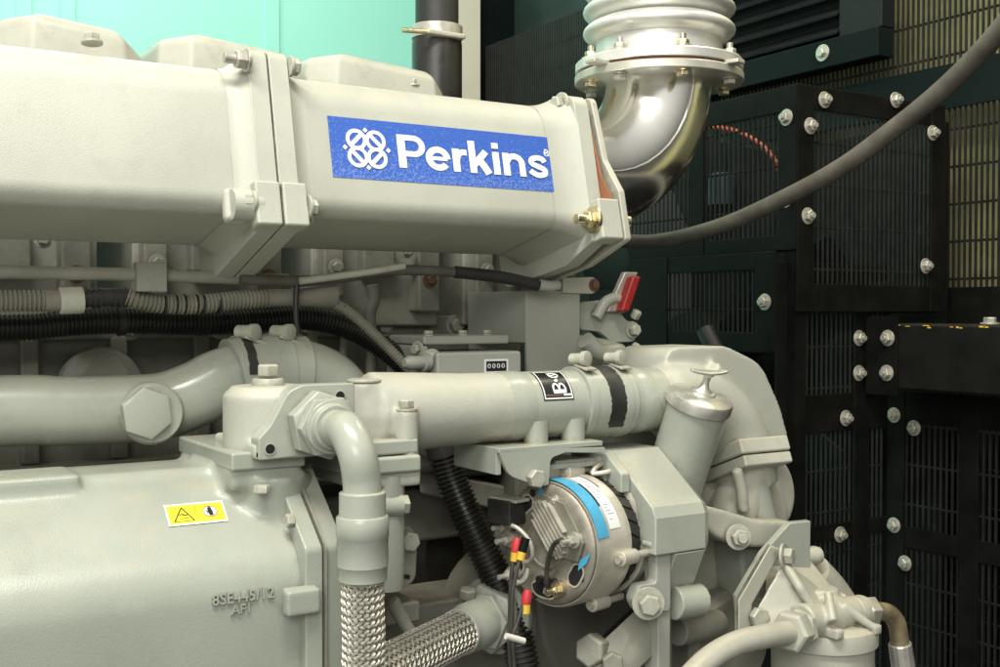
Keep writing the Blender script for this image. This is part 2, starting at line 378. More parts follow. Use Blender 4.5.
# ---- maker plate sticker
a0=face(327,116)[0]; a1=face(557,140)[0]; s0=face(333,177)[1]; s1=face(327,115)[1]
sw=a1-a0; sh=(face(330,116)[1]-face(333,177)[1])
def SF(a,b,h): return ML(a0+a*sw, -h, s0+b*sh)
st=Print(SF,.0006); st.rect(0,0,1,1); st.build('maker_sticker','blue',im2,label='blue maker sticker with painted pale glints on its glossy surface')
pr=Print(lambda a,b,h: ML(a0+a*sw*1, -h, s0+b*sh),.0011)
cx0,cx1=.268,.905
# lettering drawn in letter units then scaled; each glyph from strokes
UX=(cx1-cx0)/5.93; UY=.56/1.40; BY=.235
def g(x,y): return (cx0+x*UX, BY+y*UY)
ar=(UY*sh)/(UX*sw)
class GP(Print): pass
tx=Print(lambda a,b,h: ML(a0+(cx0+a*UX)*sw, -h, s0+(BY+b*UY)*sh),.0011)
def smooth2(p,k=6): return [(q.x,q.y) for q in cr([V((a,b,0)) for a,b in p],k)]
x=0.
# P
tx.rect(x,0,x+.30,1.40,2,2); tx.rect(x+.28,1.17,x+.62,1.40,2,2); tx.rect(x+.28,.49,x+.62,.72,2,2); tx.arc((x+.62,.945),.335,.34,.235,-90,90)
x+=1.06
# e
tx.arc((x+.50,.50),.365,.385,.26,0,322,36); tx.rect(x+.18,.42,x+.86,.58,4,2)
x+=1.08
# r
tx.rect(x,0,x+.28,1.0,2,2); tx.line(smooth2([(x+.15,.42),(x+.22,.70),(x+.38,.85),(x+.60,.86)]),.25)
x+=.68
# k
tx.rect(x,0,x+.28,1.40,2,2); tx.line([(x+.16,.34),(x+.42,.62),(x+.72,.98)],.27); tx.line([(x+.40,.62),(x+.60,.32),(x+.78,.0)],.30)
x+=.99
# i
tx.rect(x,0,x+.28,1.0,2,2); tx.rect(x,1.15,x+.28,1.40,2,2)
x+=.42
# n
tx.rect(x,0,x+.28,1.0,2,2); tx.arc((x+.50,.54),.32,.335,.26,0,165); tx.rect(x+.69,0,x+.95,.55,2,2)
x+=1.07
# s
tx.line(smooth2([(x+.76,.72),(x+.66,.86),(x+.42,.895),(x+.19,.80),(x+.20,.62),(x+.46,.50),(x+.72,.38),(x+.72,.19),(x+.46,.105),(x+.20,.20),(x+.09,.30)]),.235)
tx.build('sticker_lettering','white',im2,label='white lettering on the blue sticker')
lg=Print(SF,.0011)
ax=sh/sw
for i,(cx,cy,sg) in enumerate(((.104,.645,1),(.180,.645,-1),(.104,.355,-1),(.180,.355,1))):
    lg.arc((cx,cy),.0355,.0385/ax*1.02,.0001)
    n=28; ro,ri=1.16,.76
    for rr0,rr1 in ((ri,ro),):
        A=[(cx+.0355*rr1*math.cos(2*PI*k/n), cy+.0355*rr1/ax*.98*math.sin(2*PI*k/n)) for k in range(n)]
        B=[(cx+.0355*rr0*math.cos(2*PI*k/n), cy+.0355*rr0/ax*.98*math.sin(2*PI*k/n)) for k in range(n)]
        lg.strip(A,B,True)
    d=.026; w=.008
    p0=(cx-d, cy-sg*d/ax); p1=(cx+d, cy+sg*d/ax)
    lg.strip([(p0[0]-w*.7,p0[1]+sg*w*.7/ax),(p1[0]-w*.7,p1[1]+sg*w*.7/ax)],[(p0[0]+w*.7,p0[1]-sg*w*.7/ax),(p1[0]+w*.7,p1[1]-sg*w*.7/ax)])
for cx,cy in ((.142,.81),(.142,.19),(.056,.5),(.228,.5)):
    q=.010; lg.poly([(cx-q,cy),(cx,cy-q/ax),(cx+q,cy),(cx,cy+q/ax)])
lg.build('sticker_logo','white',im2,label='white logo of four linked rings')
rg=Print(SF,.0012); A=[(.936+.014*math.cos(2*PI*k/20), .70+.014/ax*math.sin(2*PI*k/20)) for k in range(20)]; B=[(.936+.011*math.cos(2*PI*k/20), .70+.011/ax*math.sin(2*PI*k/20)) for k in range(20)]
rg.strip(A,B,True); rgm=rg.mb; rgm.join(textmb('R',.026,lambda a,b,h: ML(a0+.936*sw+a*.5,-.0012-h,s0+.70*sh+b*.5)))
rgm.build('registered_mark','white',im2)

# ---------------- rocker covers and cylinder heads
for i,(u0,u1) in enumerate(((2,156),(165,316),(315,458))):
    Y0=1.55; xa=ux(u0,Y0); xb=ux(u1,Y0); cxm=(xa+xb)/2; hw=(xb-xa)/2
    zt=.389
    def ring(ins, z, ar=0.):
        c=.036; a_,b_=hw-ins,.13-ins
        pts=rpoly([(-a_,-b_+c),(-a_+c,-b_),(a_-c,-b_),(a_,-b_+c),(a_,b_-c),(a_-c,b_),(-a_+c,b_),(-a_,b_-c)],max(.003,.014-ins*.4),4)
        return [V((cxm+p.x, 1.68+p.y, z-ar*(.024*max(0,(p.x+.02)/hw)**2.2+.007*max(0,-p.x/hw)**3))) for p in pts]
    xs_=[ring(0,.20),ring(.0,.30),ring(.003,.372,1)]
    for k in range(1,6):
        a=PI/2*k/5; xs_.append(ring(.003+.013*(1-math.cos(a)),.372+.015*math.sin(a),1))
    g_=[.03,.06,.09]; m=MB().loft(xs_,cap=False)
    # crown: strips along x so that the top follows the arch
    top=xs_[-1]; n_=len(top); cy=1.68
    rows=[[V((p.x, cy+(p.y-cy)*f, p.z+.004*(1-f))) for p in top] for f in (1,.75,.5,.25,.02)]
    m.loft(rows,cap=False)
    rc=m.build('rocker_cover','pale',eng,sharp=60)
    if i==2: bolt(rc,P(413,86,1.56),(0,0,1),.009,.008,m='steel',washer=1.2)
for i in range(5):
    xc=-.02+.237*i
    h=MB().span((xc-.098,1.43,-.02),(xc+.098,1.85,.30))
    h.span((xc-.09,1.405,.02),(xc-.06,1.44,.12)); h.span((xc+.05,1.40,.0),(xc+.085,1.44,.13)); h.span((xc-.03,1.41,.05),(xc+.02,1.44,.10))
    hd=h.build('cylinder_head','dim',eng,bevel=.004)
    for dx,dz in ((-.075,.015),(.03,.04),(.067,.0)):
        bolt(hd,(xc+dx,1.40,dz+.045),(0,-1,0),.0075,.008,m='rust' if dx>.05 else 'bolt')
# ---------------- engine block
b=MB().span((-.45,1.47,-.62),(.93,1.86,-.012))
b.span((-.45,1.455,-.035),(.93,1.48,-.005)); b.span((-.45,1.44,-.20),(.93,1.475,-.185))
for k in range(13):
    x0=-.40+k*.105; b.span((x0,1.452,-.185),(x0+.022,1.48,-.03)); b.span((x0+.03,1.458,-.5),(x0+.048,1.48,-.2))
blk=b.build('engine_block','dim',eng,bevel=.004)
for k in range(11):
    bolt(blk,(-.35+k*.118,1.455,-.02),(0,-1,0),.011,.010)
# oval access cover with raised triangle
q=P(100,372,1.45)
cv=MB().lathe(q+V((0,0,-.02)),(0,-1,0),[(0,.052),(.012,.05),(.018,.04)],28)
cv.loft([[q+V((-.056,-.0,-.03)),q+V((-.006,-.0,.03)),q+V((.014,-.0,.03)),q+V((.06,-.0,-.03))],[q+V((-.048,-.024,-.03)),q+V((-.004,-.024,.024)),q+V((.012,-.024,.024)),q+V((.052,-.024,-.03))]])
cv=cv.build('access_cover','dim',eng)
bolt(cv,q+V((-.034,-.012,-.028)),(0,-1,0),.008,.006); bolt(cv,q+V((.036,-.012,-.028)),(0,-1,0),.008,.006)
# small vertical pipes on the block behind the conduits
for pts,r in (([(372,285),(374,300),(370,316),(372,345),(370,385)],.008),([(346,330),(343,355),(345,380),(344,410)],.006),([(313,330),(312,352),(313,385)],.007)):
    MB().tube(cr([P(u,v,1.40) for u,v in pts],6),r,12).build('drain_pipe','dim',eng)
# ---------------- upper left coolant pipe
YL=1.265
cp=MB().tube(cr([V((-.5,YL,vz(0,411,YL))),V((-.1,YL,vz(0,411,YL)))]+[P(u,v,y) for u,v,y in ((0,411,YL),(60,411,YL),(125,409,YL),(165,405,YL),(196,394,YL),(222,381,YL),(250,374,YL),(282,372,YL))],10),mm(36,0,YL),36).build('coolant_pipe','paint',eng,label='left coolant pipe with a big hexagon plug')
q=P(143,411,YL-.040)
pg=MB().lathe(P(143,411,YL),(0,-1,0),[(0,.034),(.036,.034),(.042,.033),(.046,.030),(.046,.026)],40); pg=pg.build('plug_boss','paint',cp)
MB().hexn(P(145,413,YL-.045),(0,-1,0),.0285,.013,.15).build('hex_plug','paint',cp,bevel=.0015)
cp2=MB().tube(cr([P(u,v,y) for u,v,y in ((262,373,YL),(292,373,YL),(318,380,YL),(336,394,YL),(347,415,YL+.01),(352,445,YL+.02))],8),mm(35,300,YL),32).build('coolant_elbow','paint',eng)
sl=MB().tube([P(u,v,YL) for u,v in ((232,378),(250,374),(275,372.5),(300,374))],[mm(r,260,YL) for r in (39.5,39.5,39.5,39.5)],36).build('hose_sleeve','paint',eng,label='painted rubber sleeve joining the left pipe to its elbow')
for u,v in ((240,376),(275,372.5)):
    a=P(u-7,v+.5,YL); c=P(u+9,v,YL)
    cl=MB().lathe(a,(c-a),[(0,mm(40.5,260,YL)),((c-a).length,mm(40.5,260,YL))],40).build('hose_clamp','paint',sl,bevel=.0006)
    e=P(u+12,332,YL-.02); MB().lathe(e+V((-.012,0.012,0)),(.6,-1,0),[(0,.008),(.018,.008),(.019,.0095),(.026,.0095),(.027,.006)],16).build('clamp_screw','bolt',sl)
    MB().box(e+V((.003,.006,-.010)),(.030,.03,.004),Matrix.Rotation(.35,3,'Y')).build('clamp_housing','bolt',sl,bevel=.001)
cz=P(243,376,YL).z; rt=mm(40.8,260,YL); lo=[]
for k in range(9):
    a=math.radians(5+60*k/8); w0=random.uniform(-.001,.001)
    lo.append([V((ux(236,YL)+dx+w0,YL-math.cos(a)*r_,cz+math.sin(a)*r_)) for dx,r_ in ((0,rt),(.010,rt),(.010,rt+.0012),(0,rt+.0012))])
MB().loft(lo).build('tape_patch','rubber',sl)

# ---------------- oil cooler body
YC=1.13; ZC=-.285
CP=rpoly([(.10,.128),(-.035,.128),(-.128,.045),(-.128,-.13),(-.04,-.2),(.10,-.2)],[.03,.07,.062,.07,.05,.03],10)
def cool_pt(b_,k=None): pass
xr=ux(303,YC-.12)
oc=MB().loft([[V((x,YC+p.x,ZC+p.y)) for p in CP] for x in (-.35,xr-.05,xr)])
# necks and merged boss at the right end
xm0=ux(214,1.10); xm1=ux(303,1.05)
oc.prism([V((xm0,1.05,-.172)),V((xm1,1.05,-.172)),V((xm1,1.22,-.172)),V((xm0,1.22,-.172))],(0,0,.036))
oc.loft([[V((xm0+.014,1.056,-.165)),V((xm1-.006,1.044,-.165)),V((xm1-.006,1.2,-.165)),V((xm0+.014,1.2,-.165))],
         [V((xm0+.05,1.058,-.245)),V((xm1-.012,1.036,-.245)),V((xm1-.012,1.2,-.245)),V((xm0+.05,1.2,-.245))]])
oc.lathe(V(((xm0+xm1)/2+.012,1.085,-.16)),(0,0,-1),[(0,.046),(.03,.043),(.07,.042),(.10,.03)],28)
# raised pad on the top edge, far left; ridge on top
oc.span((-.3,1.085,-.17),(ux(76,1.1),1.16,-.150)); oc.span((-.3,1.10,-.17),(xm0,1.17,-.1535))
ocb=oc.build('oil_cooler','cool',eng,cast=.0042,it=5,label='big rounded oil cooler body with raised casting numbers')
MB().span((xm0-.001,1.046,-.1525),(xm1+.001,1.222,-.1345)).build('port_pad','cool',ocb,bevel=.003)
# end flange
def fl(x0,x1,g):
    pts=rpoly([(.10+g,.146+g),(.0,.146+g),(-.060-g,.128+g*.8),(-.139-g,.062+g*.5),(-.139-g,-.075),(-.122-g,-.13),(-.09-g,-.22),(.10,-.22)],[.01,.02,.01,.01,.03,.03,.02,.01],4)
    return MB().loft([[V((x,YC+p.x,ZC+p.y)) for p in pts] for x in (x0,x1)])
xf=ux(307,.985)
fl(xf,xf+.018,.0).build('end_flange','cool',ocb,bevel=.002)
fl(xf+.0192,xf+.0212,.002).build('gasket','dim',ocb)
fl(xf+.022,xf+.042,-.002).build('end_cover','cool',ocb,bevel=.002)
q=P(303,602,.985); MB().loft([[V((x,YC-.135+(q.y-.985)-g,q.z+sz)) for g,sz in ((0,-.014),(.014,-.011),(.014,.011),(0,.014))] for x in (xf-.022,xf-.019,xf+.012)]).build('flange_boss','cool',ocb,cast=.0022,it=6)
bolt(ocb,P(262,485,1.036)+V((0,0,0)),(0,0,-1),.008,.008,washer=0)
bolt(ocb,V((xf,1.022,-.20)),(-1,0,0),.007,.007,washer=0)
# surface of the cooler as a print surface: upper slanted face and the upright face
def coolsurf(x, t):                        # t = arc length from the top edge along the outer profile
    pts=[V((YC+p.x,ZC+p.y)) for p in CP]
    k=min(range(len(pts)),key=lambda i:(pts[i]-V((YC-.035,ZC+.128))).length)
    # walk towards the front (direction of decreasing y)
    step=1 if pts[(k+3)%len(pts)].x<pts[k].x else -1
    i=k; d=t
    while True:
        a=pts[i%len(pts)]; c=pts[(i+step)%len(pts)]; l=(c-a).length
        if d<=l or l==0 and d==0:
            p=a.lerp(c,d/l if l else 0); tn=(c-a).normalized(); nn=V((tn.y,-tn.x))
            if nn.dot(p-V((YC,ZC)))<0: nn=-nn
            return V((x,p.x,p.y)), V((0,nn.x,nn.y))
        d-=l; i+=step
def find_t(u,v):
    best=None
    for k in range(400):
        t=k*.0008; 
        # solve x so that it projects to u: use the y of the point
        p,n=coolsurf(0,t); x=ux(u,p.y); 
        d=ray(u,v); z=(d*(p.y/d.y)).z; e=abs(z-p.z)
        if best is None or e<best[0]: best=(e,t,(d*(p.y/d.y)).x)
    return best[2],best[1]
x0,t0=find_t(163,506); x1,t1=find_t(222,501); xb,t2=find_t(170,531); 
tw=x1-x0; thh=.0255
tm=(t0+t1)/2
def WS(a,b,h):
    p,n=coolsurf(x0+a*tw, tm+thh*(1-b)); return p+n*(h+.0006)
w=Print(WS,.0004); w.rect(0,0,1,1,8,8); w.build('warning_sticker','paper',ocb,label='white bordered yellow warning sticker with hot surface and no touch signs')
w=Print(WS,.0006); w.rect(.035,.08,.965,.92,8,8); w.build('warning_panel','yellow',ocb)
w=Print(WS,.0008)
A=tw/thh
for a in (.5,): w.seg((a,.09),(a,.91),.008)
w.seg((.11,.17),(.44,.17),.022); w.line([(.44,.17),(.275,.80)],.022); w.line([(.275,.80),(.11,.17)],.022)
w.line([(.215,.47),(.26,.50),(.30,.43),(.345,.47)],.04); w.line([(.215,.30),(.345,.30)],.02)
w.line([(.036,.085),(.964,.085),(.964,.915),(.036,.915)],.006,True)
w.build('hot_surface_sign','ink',ocb)
w=Print(WS,.0009); w.disc((.735,.52),.125,.125*A*.92); w.build('sign_disc','paper',ocb)
w=Print(WS,.0011)
n=28; w.strip([(.735+.125*math.cos(2*PI*k/n),.52+.125*A*.92*math.sin(2*PI*k/n)) for k in range(n)],[(.735+.112*math.cos(2*PI*k/n),.52+.112*A*.92*math.sin(2*PI*k/n)) for k in range(n)],True)
w.build('sign_ring','redink',ocb)
w=Print(WS,.0012); w.poly([(.715,.32),(.775,.32),(.78,.52),(.755,.68),(.705,.68),(.690,.52)])
for dx,dy in ((-.035,.70),(-.012,.77),(.008,.76),(.024,.70)): w.line([(.735+dx*.6,.55),(.735+dx,dy)],.014)
w.line([(.70,.45),(.665,.56)],.016); w.build('hand_symbol','ink',ocb)
xt,tt=find_t(243,596); 
def TS(a,b,h):
    p,n=coolsurf(xt+a, tt-b); return p+n*(h+.0014)
cm=textmb('8SE445/12',.0140,TS,extr=.0012,bold=.0002); cm.build('casting_number','cool',ocb,recalc=True)
xt2,tt2=find_t(241,609); xt,tt=xt2,tt2
textmb('AF1',.0120,TS,extr=.0012,bold=.0002).build('casting_number','cool',ocb)

# ---------------- adaptor block with the elbow union
yb=1.03; xa=ux(258,yb); xb=ux(355,yb); zb=vz(258,461,yb); zt=vz(355,383,yb)
outl=rpoly([(xa,zb),(xb,zb+.004),(xb,zt),(xa+.045,zt),(xa+.030,zt-.006),(xa+.012,zt-.038),(xa,zt-.05)],[.003,.003,.003,.012,.03,.03,.004],5)
ab=MB().prism([V((p.x,yb,p.y)) for p in outl],(0,.022,0)); ab.span((xa,yb+.0005,zb+.0005),(xb-.001,yb+.12,zt-.062))
dm=MB().prism([V((xa-.002,yb+.005,zb)),V((xb-.004,yb+.005,zb)),V((xb-.004,yb+.13,zb)),V((xa-.002,yb+.13,zb))],(0,0,zt-zb-.055))
dm.lathe(V((xa+.032,yb+.060,zb)),(0,0,1),[(0,.045),(.06,.045),(zt-zb-.012,.044),(zt-zb-.003,.036)],28)
blk2=ab.build('adaptor_block','paint',eng,bevel=.0015)
dm.build('adaptor_dome','cast',blk2,cast=.003,it=4)
for u,v in ((270,449),(340,396)):
    q=P(u,v,yb-.0006); MB().lathe(q+V((0,.004,0)),(0,-1,0),[(0,.0048),(.0046,.0048)],18).build('bolt_hole','hole',blk2)
    MB().lathe(q,(0,-1,0),[(0,.0062),(.0004,.0062),(.0006,.0050)],18).build('hole_rim','bolt',blk2)
q=V((xa+.032,yb+.060,zt+.006))
MB().lathe(q+V((0,0,-.012)),(0,0,1),[(0,.016),(.006,.0165),(.010,.015),(.010,.012)],24).build('plug_collar','bolt',blk2,bevel=.001)
MB().hexn(q,(0,0,1),.0115,.012,.2).build('hex_plug','bolt',blk2,bevel=.001)
# union nut + elbow + braided hose
q=P(318,424,yb)
bh=thing('braided_hose',P(362,700,.945),'silver braided metal hose hanging straight down from a thick grey elbow union','hose')
MB().hexn(q,(0,-1,0),.0345,.020,.2).build('union_nut','paint',bh,bevel=.0015)
MB().hexn(q+V((0,-.0195,0)),(0,-1,0),.031,.012,.55).build('union_nut','paint',bh,bevel=.0015)
MB().lathe(q+V((0,-.031,0)),(0,-1,0),[(0,.026),(.004,.026),(.005,.0225),(.012,.021)],32).build('union_collar','paint',bh,bevel=.0008)
yh=.945
ep=[q+V((0,-.03,0)),q+V((0.001,-.052,-.001)),V((ux(347,.962),.962,vz(345,432,.962))),V((ux(357,yh),yh,vz(357,455,yh))),V((ux(361.5,yh),yh,vz(361,482,yh))),V((ux(362,yh),yh,vz(362,505,yh)))]
rE=mm(19.5,360,yh)
MB().tube(cr(ep,10),rE,32).build('elbow_tube','paint',bh)
e=ep[-1]; hx=e.x
def pz(v): return vz(362,v,yh)
MB().lathe(V((hx,yh,pz(491))),(0,0,-1),[(0,mm(20,362,yh)),(.001,mm(23.5,362,yh)),(pz(491)-pz(516),mm(23.5,362,yh))],36).build('ferrule_sleeve','paint',bh,bevel=.001)
MB().lathe(V((hx,yh,pz(515))),(0,0,-1),[(0,mm(25,362,yh)),(.002,mm(26.5,362,yh)),(pz(515)-pz(536),mm(26.5,362,yh)),(pz(515)-pz(537),mm(25.8,362,yh)),(pz(515)-pz(565),mm(25.8,362,yh)),(pz(515)-pz(566),mm(25,362,yh)),(pz(515)-pz(580),mm(24.5,362,yh)),(pz(515)-pz(580),mm(20,362,yh))],36).build('ferrule','paint',bh,bevel=.0008)
def braid(pts, r, strands, pitch):
    pts=resample(cr(pts,20),.0007); K=len(pts); m=MB()
    fr=[]; t0=(pts[1]-pts[0]).normalized(); a=V((0,1,0)) if abs(t0.y)<.8 else V((1,0,0)); nx=(a-t0*a.dot(t0)).normalized()
    for i in range(K):
        t=(pts[min(i+1,K-1)]-pts[max(i-1,0)]).normalized(); nx=(nx-t*nx.dot(t)).normalized(); fr.append((nx.copy(),t.cross(nx)))
    wid=2*PI*r/strands*.86*math.cos(math.atan(2*PI*r/pitch))
    for d in (1,-1):
        for s_ in range(strands):
            loops=[]
            for i in range(K):
                th=2*PI*s_/strands+d*2*PI*(i*.0007)/pitch
                c_=d*math.cos(2*PI*(i*.0007)/pitch*strands)
                rr=r*(1+.026*c_)
                row=[]
                for j,o_ in enumerate((-1,-.5,0,.5,1)):
                    ph=th+o_*wid/r/2*1.0
                    q_=rr*(1+.016*(1-o_*o_))
                    row.append(pts[i]+(fr[i][0]*math.cos(ph)+fr[i][1]*math.sin(ph))*q_)
                loops.append(row)
            n=5; vs=[p for l in loops for p in l]; fs=[]; uv=[]
            for i in range(K-1):
                for k in range(n-1):
                    fs.append([i*n+k,i*n+k+1,(i+1)*n+k+1,(i+1)*n+k]); uv.append([(k/4,i/10),((k+1)/4,i/10),((k+1)/4,(i+1)/10),(k/4,(i+1)/10)])
            m.add(vs,fs,uv)
    return m
hp=[V((hx,yh,pz(572))),V((hx,yh,pz(600))),V((ux(363,yh),yh,pz(640))),V((ux(361,yh),yh,pz(680))),V((ux(354,yh),yh,pz(730)))]
braid(hp,mm(21,362,yh),20,.145).build('braid','braid',bh,recalc=False)
MB().tube(cr(hp,8),mm(19.6,362,yh),24).build('hose_core','gcond',bh)

# ---------------- right-hand coolant pipe
YR=1.10; zR=-.109; rR=mm(35,480,YR)
cast=MB().tube([V((ux(368,YR),YR,zR)),V((ux(420,YR),YR,zR)),V((ux(460,YR),YR,zR)),V((ux(512,YR),YR,zR))],[rR*1.13,rR*1.07,rR*1.01,rR*1.0],36)
cast.lathe(V((ux(366,YR),YR,zR)),(0,0,-1),[(-.03,.034),(.0,.04),(.06,.036)],26)
cast.lathe(V((ux(362,YR-.01),YR-.015,zR)),(0,0,1),[(-.06,.022),(.02,.0185),(.036,.018)],22)
cast.lathe(V((ux(410,YR-.055),YR-.046,zR-.05)),(0,0,1),[(0,.013),(.058,.0125)],18)
cast.span((ux(352,1.05),YR-.058,zR-.072),(ux(418,1.05),YR+.06,zR-.05))
pc=cast.build('pipe_casting','cast',eng,cast=.0032,it=4)
bolt(pc,V((ux(410,YR-.055),YR-.046,zR+.006)),(0,0,1),.0085,.009)
MB().lathe(V((ux(362,YR-.01),YR-.015,zR+.035)),(0,0,1),[(0,.0185),(.003,.0185),(.004,.015)],22).build('plug_cap','bolt',pc,bevel=.001)
yf=YR-.062
MB().span((ux(350,yf),yf,vz(400,474,yf)),(ux(422,yf),YR+.06,vz(400,456,yf))).build('lower_flange','paint',pc,bevel=.004)
MB().span((ux(350,yf),yf+.003,vz(400,455.3,yf)),(ux(420,yf),YR+.06,vz(400,440,yf))).build('upper_flange','paint',pc,bevel=.003)
MB().lathe(V((ux(385,1.06),1.06,vz(385,474,1.06))),(0,0,-1),[(0,.020),(.10,.020),(.12,.018)],22).build('drop_tube','paint',pc)
q=P(398,505,1.05)
MB().lathe(V((q.x-.022,q.y,q.z)),(1,-.12,0),[(0,.013),(.024,.0125)],18).build('bolt_boss','paint',pc)
bolt(pc,q+V((.001,0,0)),(1,-.12,0),.011,.010,washer=0)
rp=MB().tube([V((ux(425,YR),YR,zR)),V((ux(500,YR),YR,zR)),V((ux(582,YR),YR,zR))],[rR*.99,rR,rR*1.0],40)
rp=rp.build('coolant_pipe','paint',eng,label='right coolant pipe with a square black sticker')
MB().tube([V((ux(u,YR),YR,zR)) for u in (496,507,513,520)],[rR*1.0,rR*1.035,rR*1.035,rR*1.0],40).build('weld_bead','paint',rp)
rp2=MB().tube([V((ux(606,YR),YR,zR)),V((ux(690,YR),YR,zR))],rR*1.0,40).build('coolant_pipe','paint',eng)
MB().tube([V((ux(u,YR),YR,zR)) for u in (626,630,634,640)],[rR*1.0,rR*1.03,rR*1.03,rR*1.0],40).build('weld_bead','paint',rp2)
sl2=MB().tube([V((ux(u,YR),YR,zR)) for u in (572,574,582,604,618,620)],[rR*1.02,rR*1.09,rR*1.09,rR*1.09,rR*1.09,rR*1.02],40).build('hose_sleeve','paint',eng)
def arcband(xa,xb,r0,r1,an0,an1,n=20):
    m=MB(); lo=[]
    for i in range(n+1):
        a=math.radians(an0+(an1-an0)*i/n); c,s_=math.cos(a),math.sin(a)
        jit=random.uniform(-.0007,.0007)+(.003 if i<2 else 0)
        lo.append([V((xa+jit,YR-c*r0,zR+s_*r0)),V((xb+jit*1.4,YR-c*r0,zR+s_*r0)),V((xb+jit*1.4,YR-c*r1,zR+s_*r1)),V((xa+jit,YR-c*r1,zR+s_*r1))])
    return m.loft(lo)
arcband(ux(590,YR),ux(605,YR),rR*1.085,rR*1.10,-40,112,40).build('rubber_band','rubber',sl2,label='bare black rubber with ragged paint edge')
for u in (574,609):
    xa=ux(u,YR)-.0045; xb=xa+.010
    MB().lathe(V((xa,YR,zR)),(1,0,0),[(0,rR*1.08),(0,rR*1.115),(.010,rR*1.115),(.010,rR*1.08)],40).build('hose_clamp','paint',sl2,bevel=.0005)
    e=V((xa+.006,YR-.012,zR+rR*1.12+.008))
    MB().lathe(e+V((-.004,.014,0)),(.35,-1,.05),[(0,.007),(.016,.007),(.017,.0095),(.024,.0095),(.025,.006)],18).build('clamp_screw','bolt',sl2,bevel=.0006)
    MB().box(e+V((.003,.0,-.008)),(.016,.036,.003),Matrix.Rotation(.2,3,'X')).build('clamp_housing','bolt',sl2,bevel=.0008)
# square sticker on the pipe
def pipe_a(u,v):
    d=ray(u,v); # intersect with cylinder about x axis
    A=d.y**2+d.z**2; B=d.y*YR+d.z*zR; Cc=YR**2+zR**2-rR**2; D=B*B-A*Cc
    t=(B-math.sqrt(max(D,0)))/A; p=d*t; return p.x, math.atan2(p.z-zR,-(p.y-YR))
xa,aa=pipe_a(544,401); xb,ab_=pipe_a(574,399.5); xc,ac=pipe_a(532,371.5)
aa=(aa+ab_)/2
def PS(a,b,h):
    an=aa+(ac-aa)*.86*b; r=rR*1.002+h; return V((xa+(xb-xa)*a,YR-math.cos(an)*r,zR+math.sin(an)*r))
w=Print(PS,.0005); w.rect(0,0,1,1,4,12); w.build('pipe_sticker','ink',rp,label='square black sticker with white frame and white monogram')
w=Print(PS,.0008); 
for e in ((.05,.05,.05,.95),(.95,.05,.95,.95)): w.seg((e[0],e[1]),(e[2],e[3]),.035,10)
w.seg((.03,.05),(.97,.05),.035); w.seg((.03,.95),(.97,.95),.03)
# B turned to read upwards
w.seg((.36,.23),(.78,.23),.10,4)
for c in (.475,.675): w.arc((c,.30),.095,.15,.055,0,180,14); w.seg((c-.095,.22),(c-.095,.32),.055,2); w.seg((c+.095,.22),(c+.095,.32),.055,2)
w.arc((.56,.545),.045,.025,.03,0,360,12); w.arc((.60,.585),.03,.02,.025,0,270,10)
w.arc((.58,.76),.15,.09,.045,0,360,24); w.seg((.46,.74),(.70,.79),.035,3); w.seg((.44,.70),(.42,.86),.03,3)
w.seg((.66,.135),(.92,.135),.05,3)
w.build('sticker_print','white',rp)
w=Print(PS,.0008); w.seg((.08,.135),(.64,.135),.05,4); w.build('worn_print','dark_brown',rp)
# legs and channel bracket below the pipe
for u in (533,570):
    x=ux(u,YR-.02); MB().tube([V((x,YR-.026,zR-.015)),V((x,YR-.026,vz(u,449,YR-.026)-.002))],[.0150,.0135],20).build('pipe_leg','paint',rp)
yk=1.045; br=MB(); bdv=6
bo=rpoly([(ux(498,yk),vz(498,450,yk)),(ux(606,yk),vz(606,447,yk)),(ux(606,yk),vz(606,453,yk)),(ux(566,yk),vz(560,453,yk)),(ux(551,yk),vz(552,458,yk)),(ux(549,yk),vz(549,485,yk)),(ux(540,yk),vz(540,487,yk)),(ux(509,yk),vz(509,476,yk))],[.004,.006,.004,.008,.008,.003,.01,.02],5)
br.prism([V((p.x,yk,p.y)) for p in bo],(0,.006,0))
br.span((ux(499,yk),yk,vz(499,450,yk)-.004),(ux(603,yk),yk+.10,vz(499,450,yk)+.0015))
br.span((ux(499,yk),yk+.006,vz(499,476,yk)),(ux(501,yk)+.004,yk+.10,vz(499,452,yk)))
br.span((ux(551,yk),yk+.012,vz(551,469,yk)-.003),(ux(606,yk),yk+.09,vz(551,469,yk)+.003))
br=br.build('pipe_bracket','paint',eng,bevel=.0015)
bolt(br,P(534,478,yk),(0,-1,0),.011,.010,washer=0)
MB().span((ux(556,1.06),1.06,vz(560,468,1.06)),(ux(612,1.06),1.075,vz(600,457,1.06))).build('inner_arm','plate',br,bevel=.003)

# ---------------- thermostat housing elbow at the end of the pipe
Yt=1.14
def H2(u,v,Y=Yt): return P(u,v,Y)
out=rpoly([(ux(641,Yt),vz(641,372,Yt)),(ux(645,Yt),vz(645,347,Yt)),(ux(703,Yt),vz(703,345,Yt)),(ux(738,Yt),vz(738,362,Yt)),(ux(757,Yt),vz(757,404,Yt)),(ux(767,Yt),vz(767,440,Yt)),(ux(700,Yt),vz(700,462,Yt)),(ux(668,Yt),vz(668,425,Yt))],[.02,.028,.05,.06,.08,.01,.02,.05],6)
th=MB().prism([V((p.x,Yt-.045,p.y)) for p in out],(0,.10,0))
th.tube(cr([V((ux(650,YR),YR+.0,zR)),V((ux(690,YR),YR+.0,zR-.003)),V((ux(722,YR),YR,zR-.03)),V((ux(740,YR),YR,zR-.075)),V((ux(746,YR),YR,zR-.12))],6),[.040,.0405]+[.044]*23,26)
th.tube(cr([P(u,v,1.085) for u,v in ((712,368),(731,390),(743,416),(749,442))],6),.011,12)
thb=th.build('thermostat_housing','cast',eng,cast=.003,it=6)
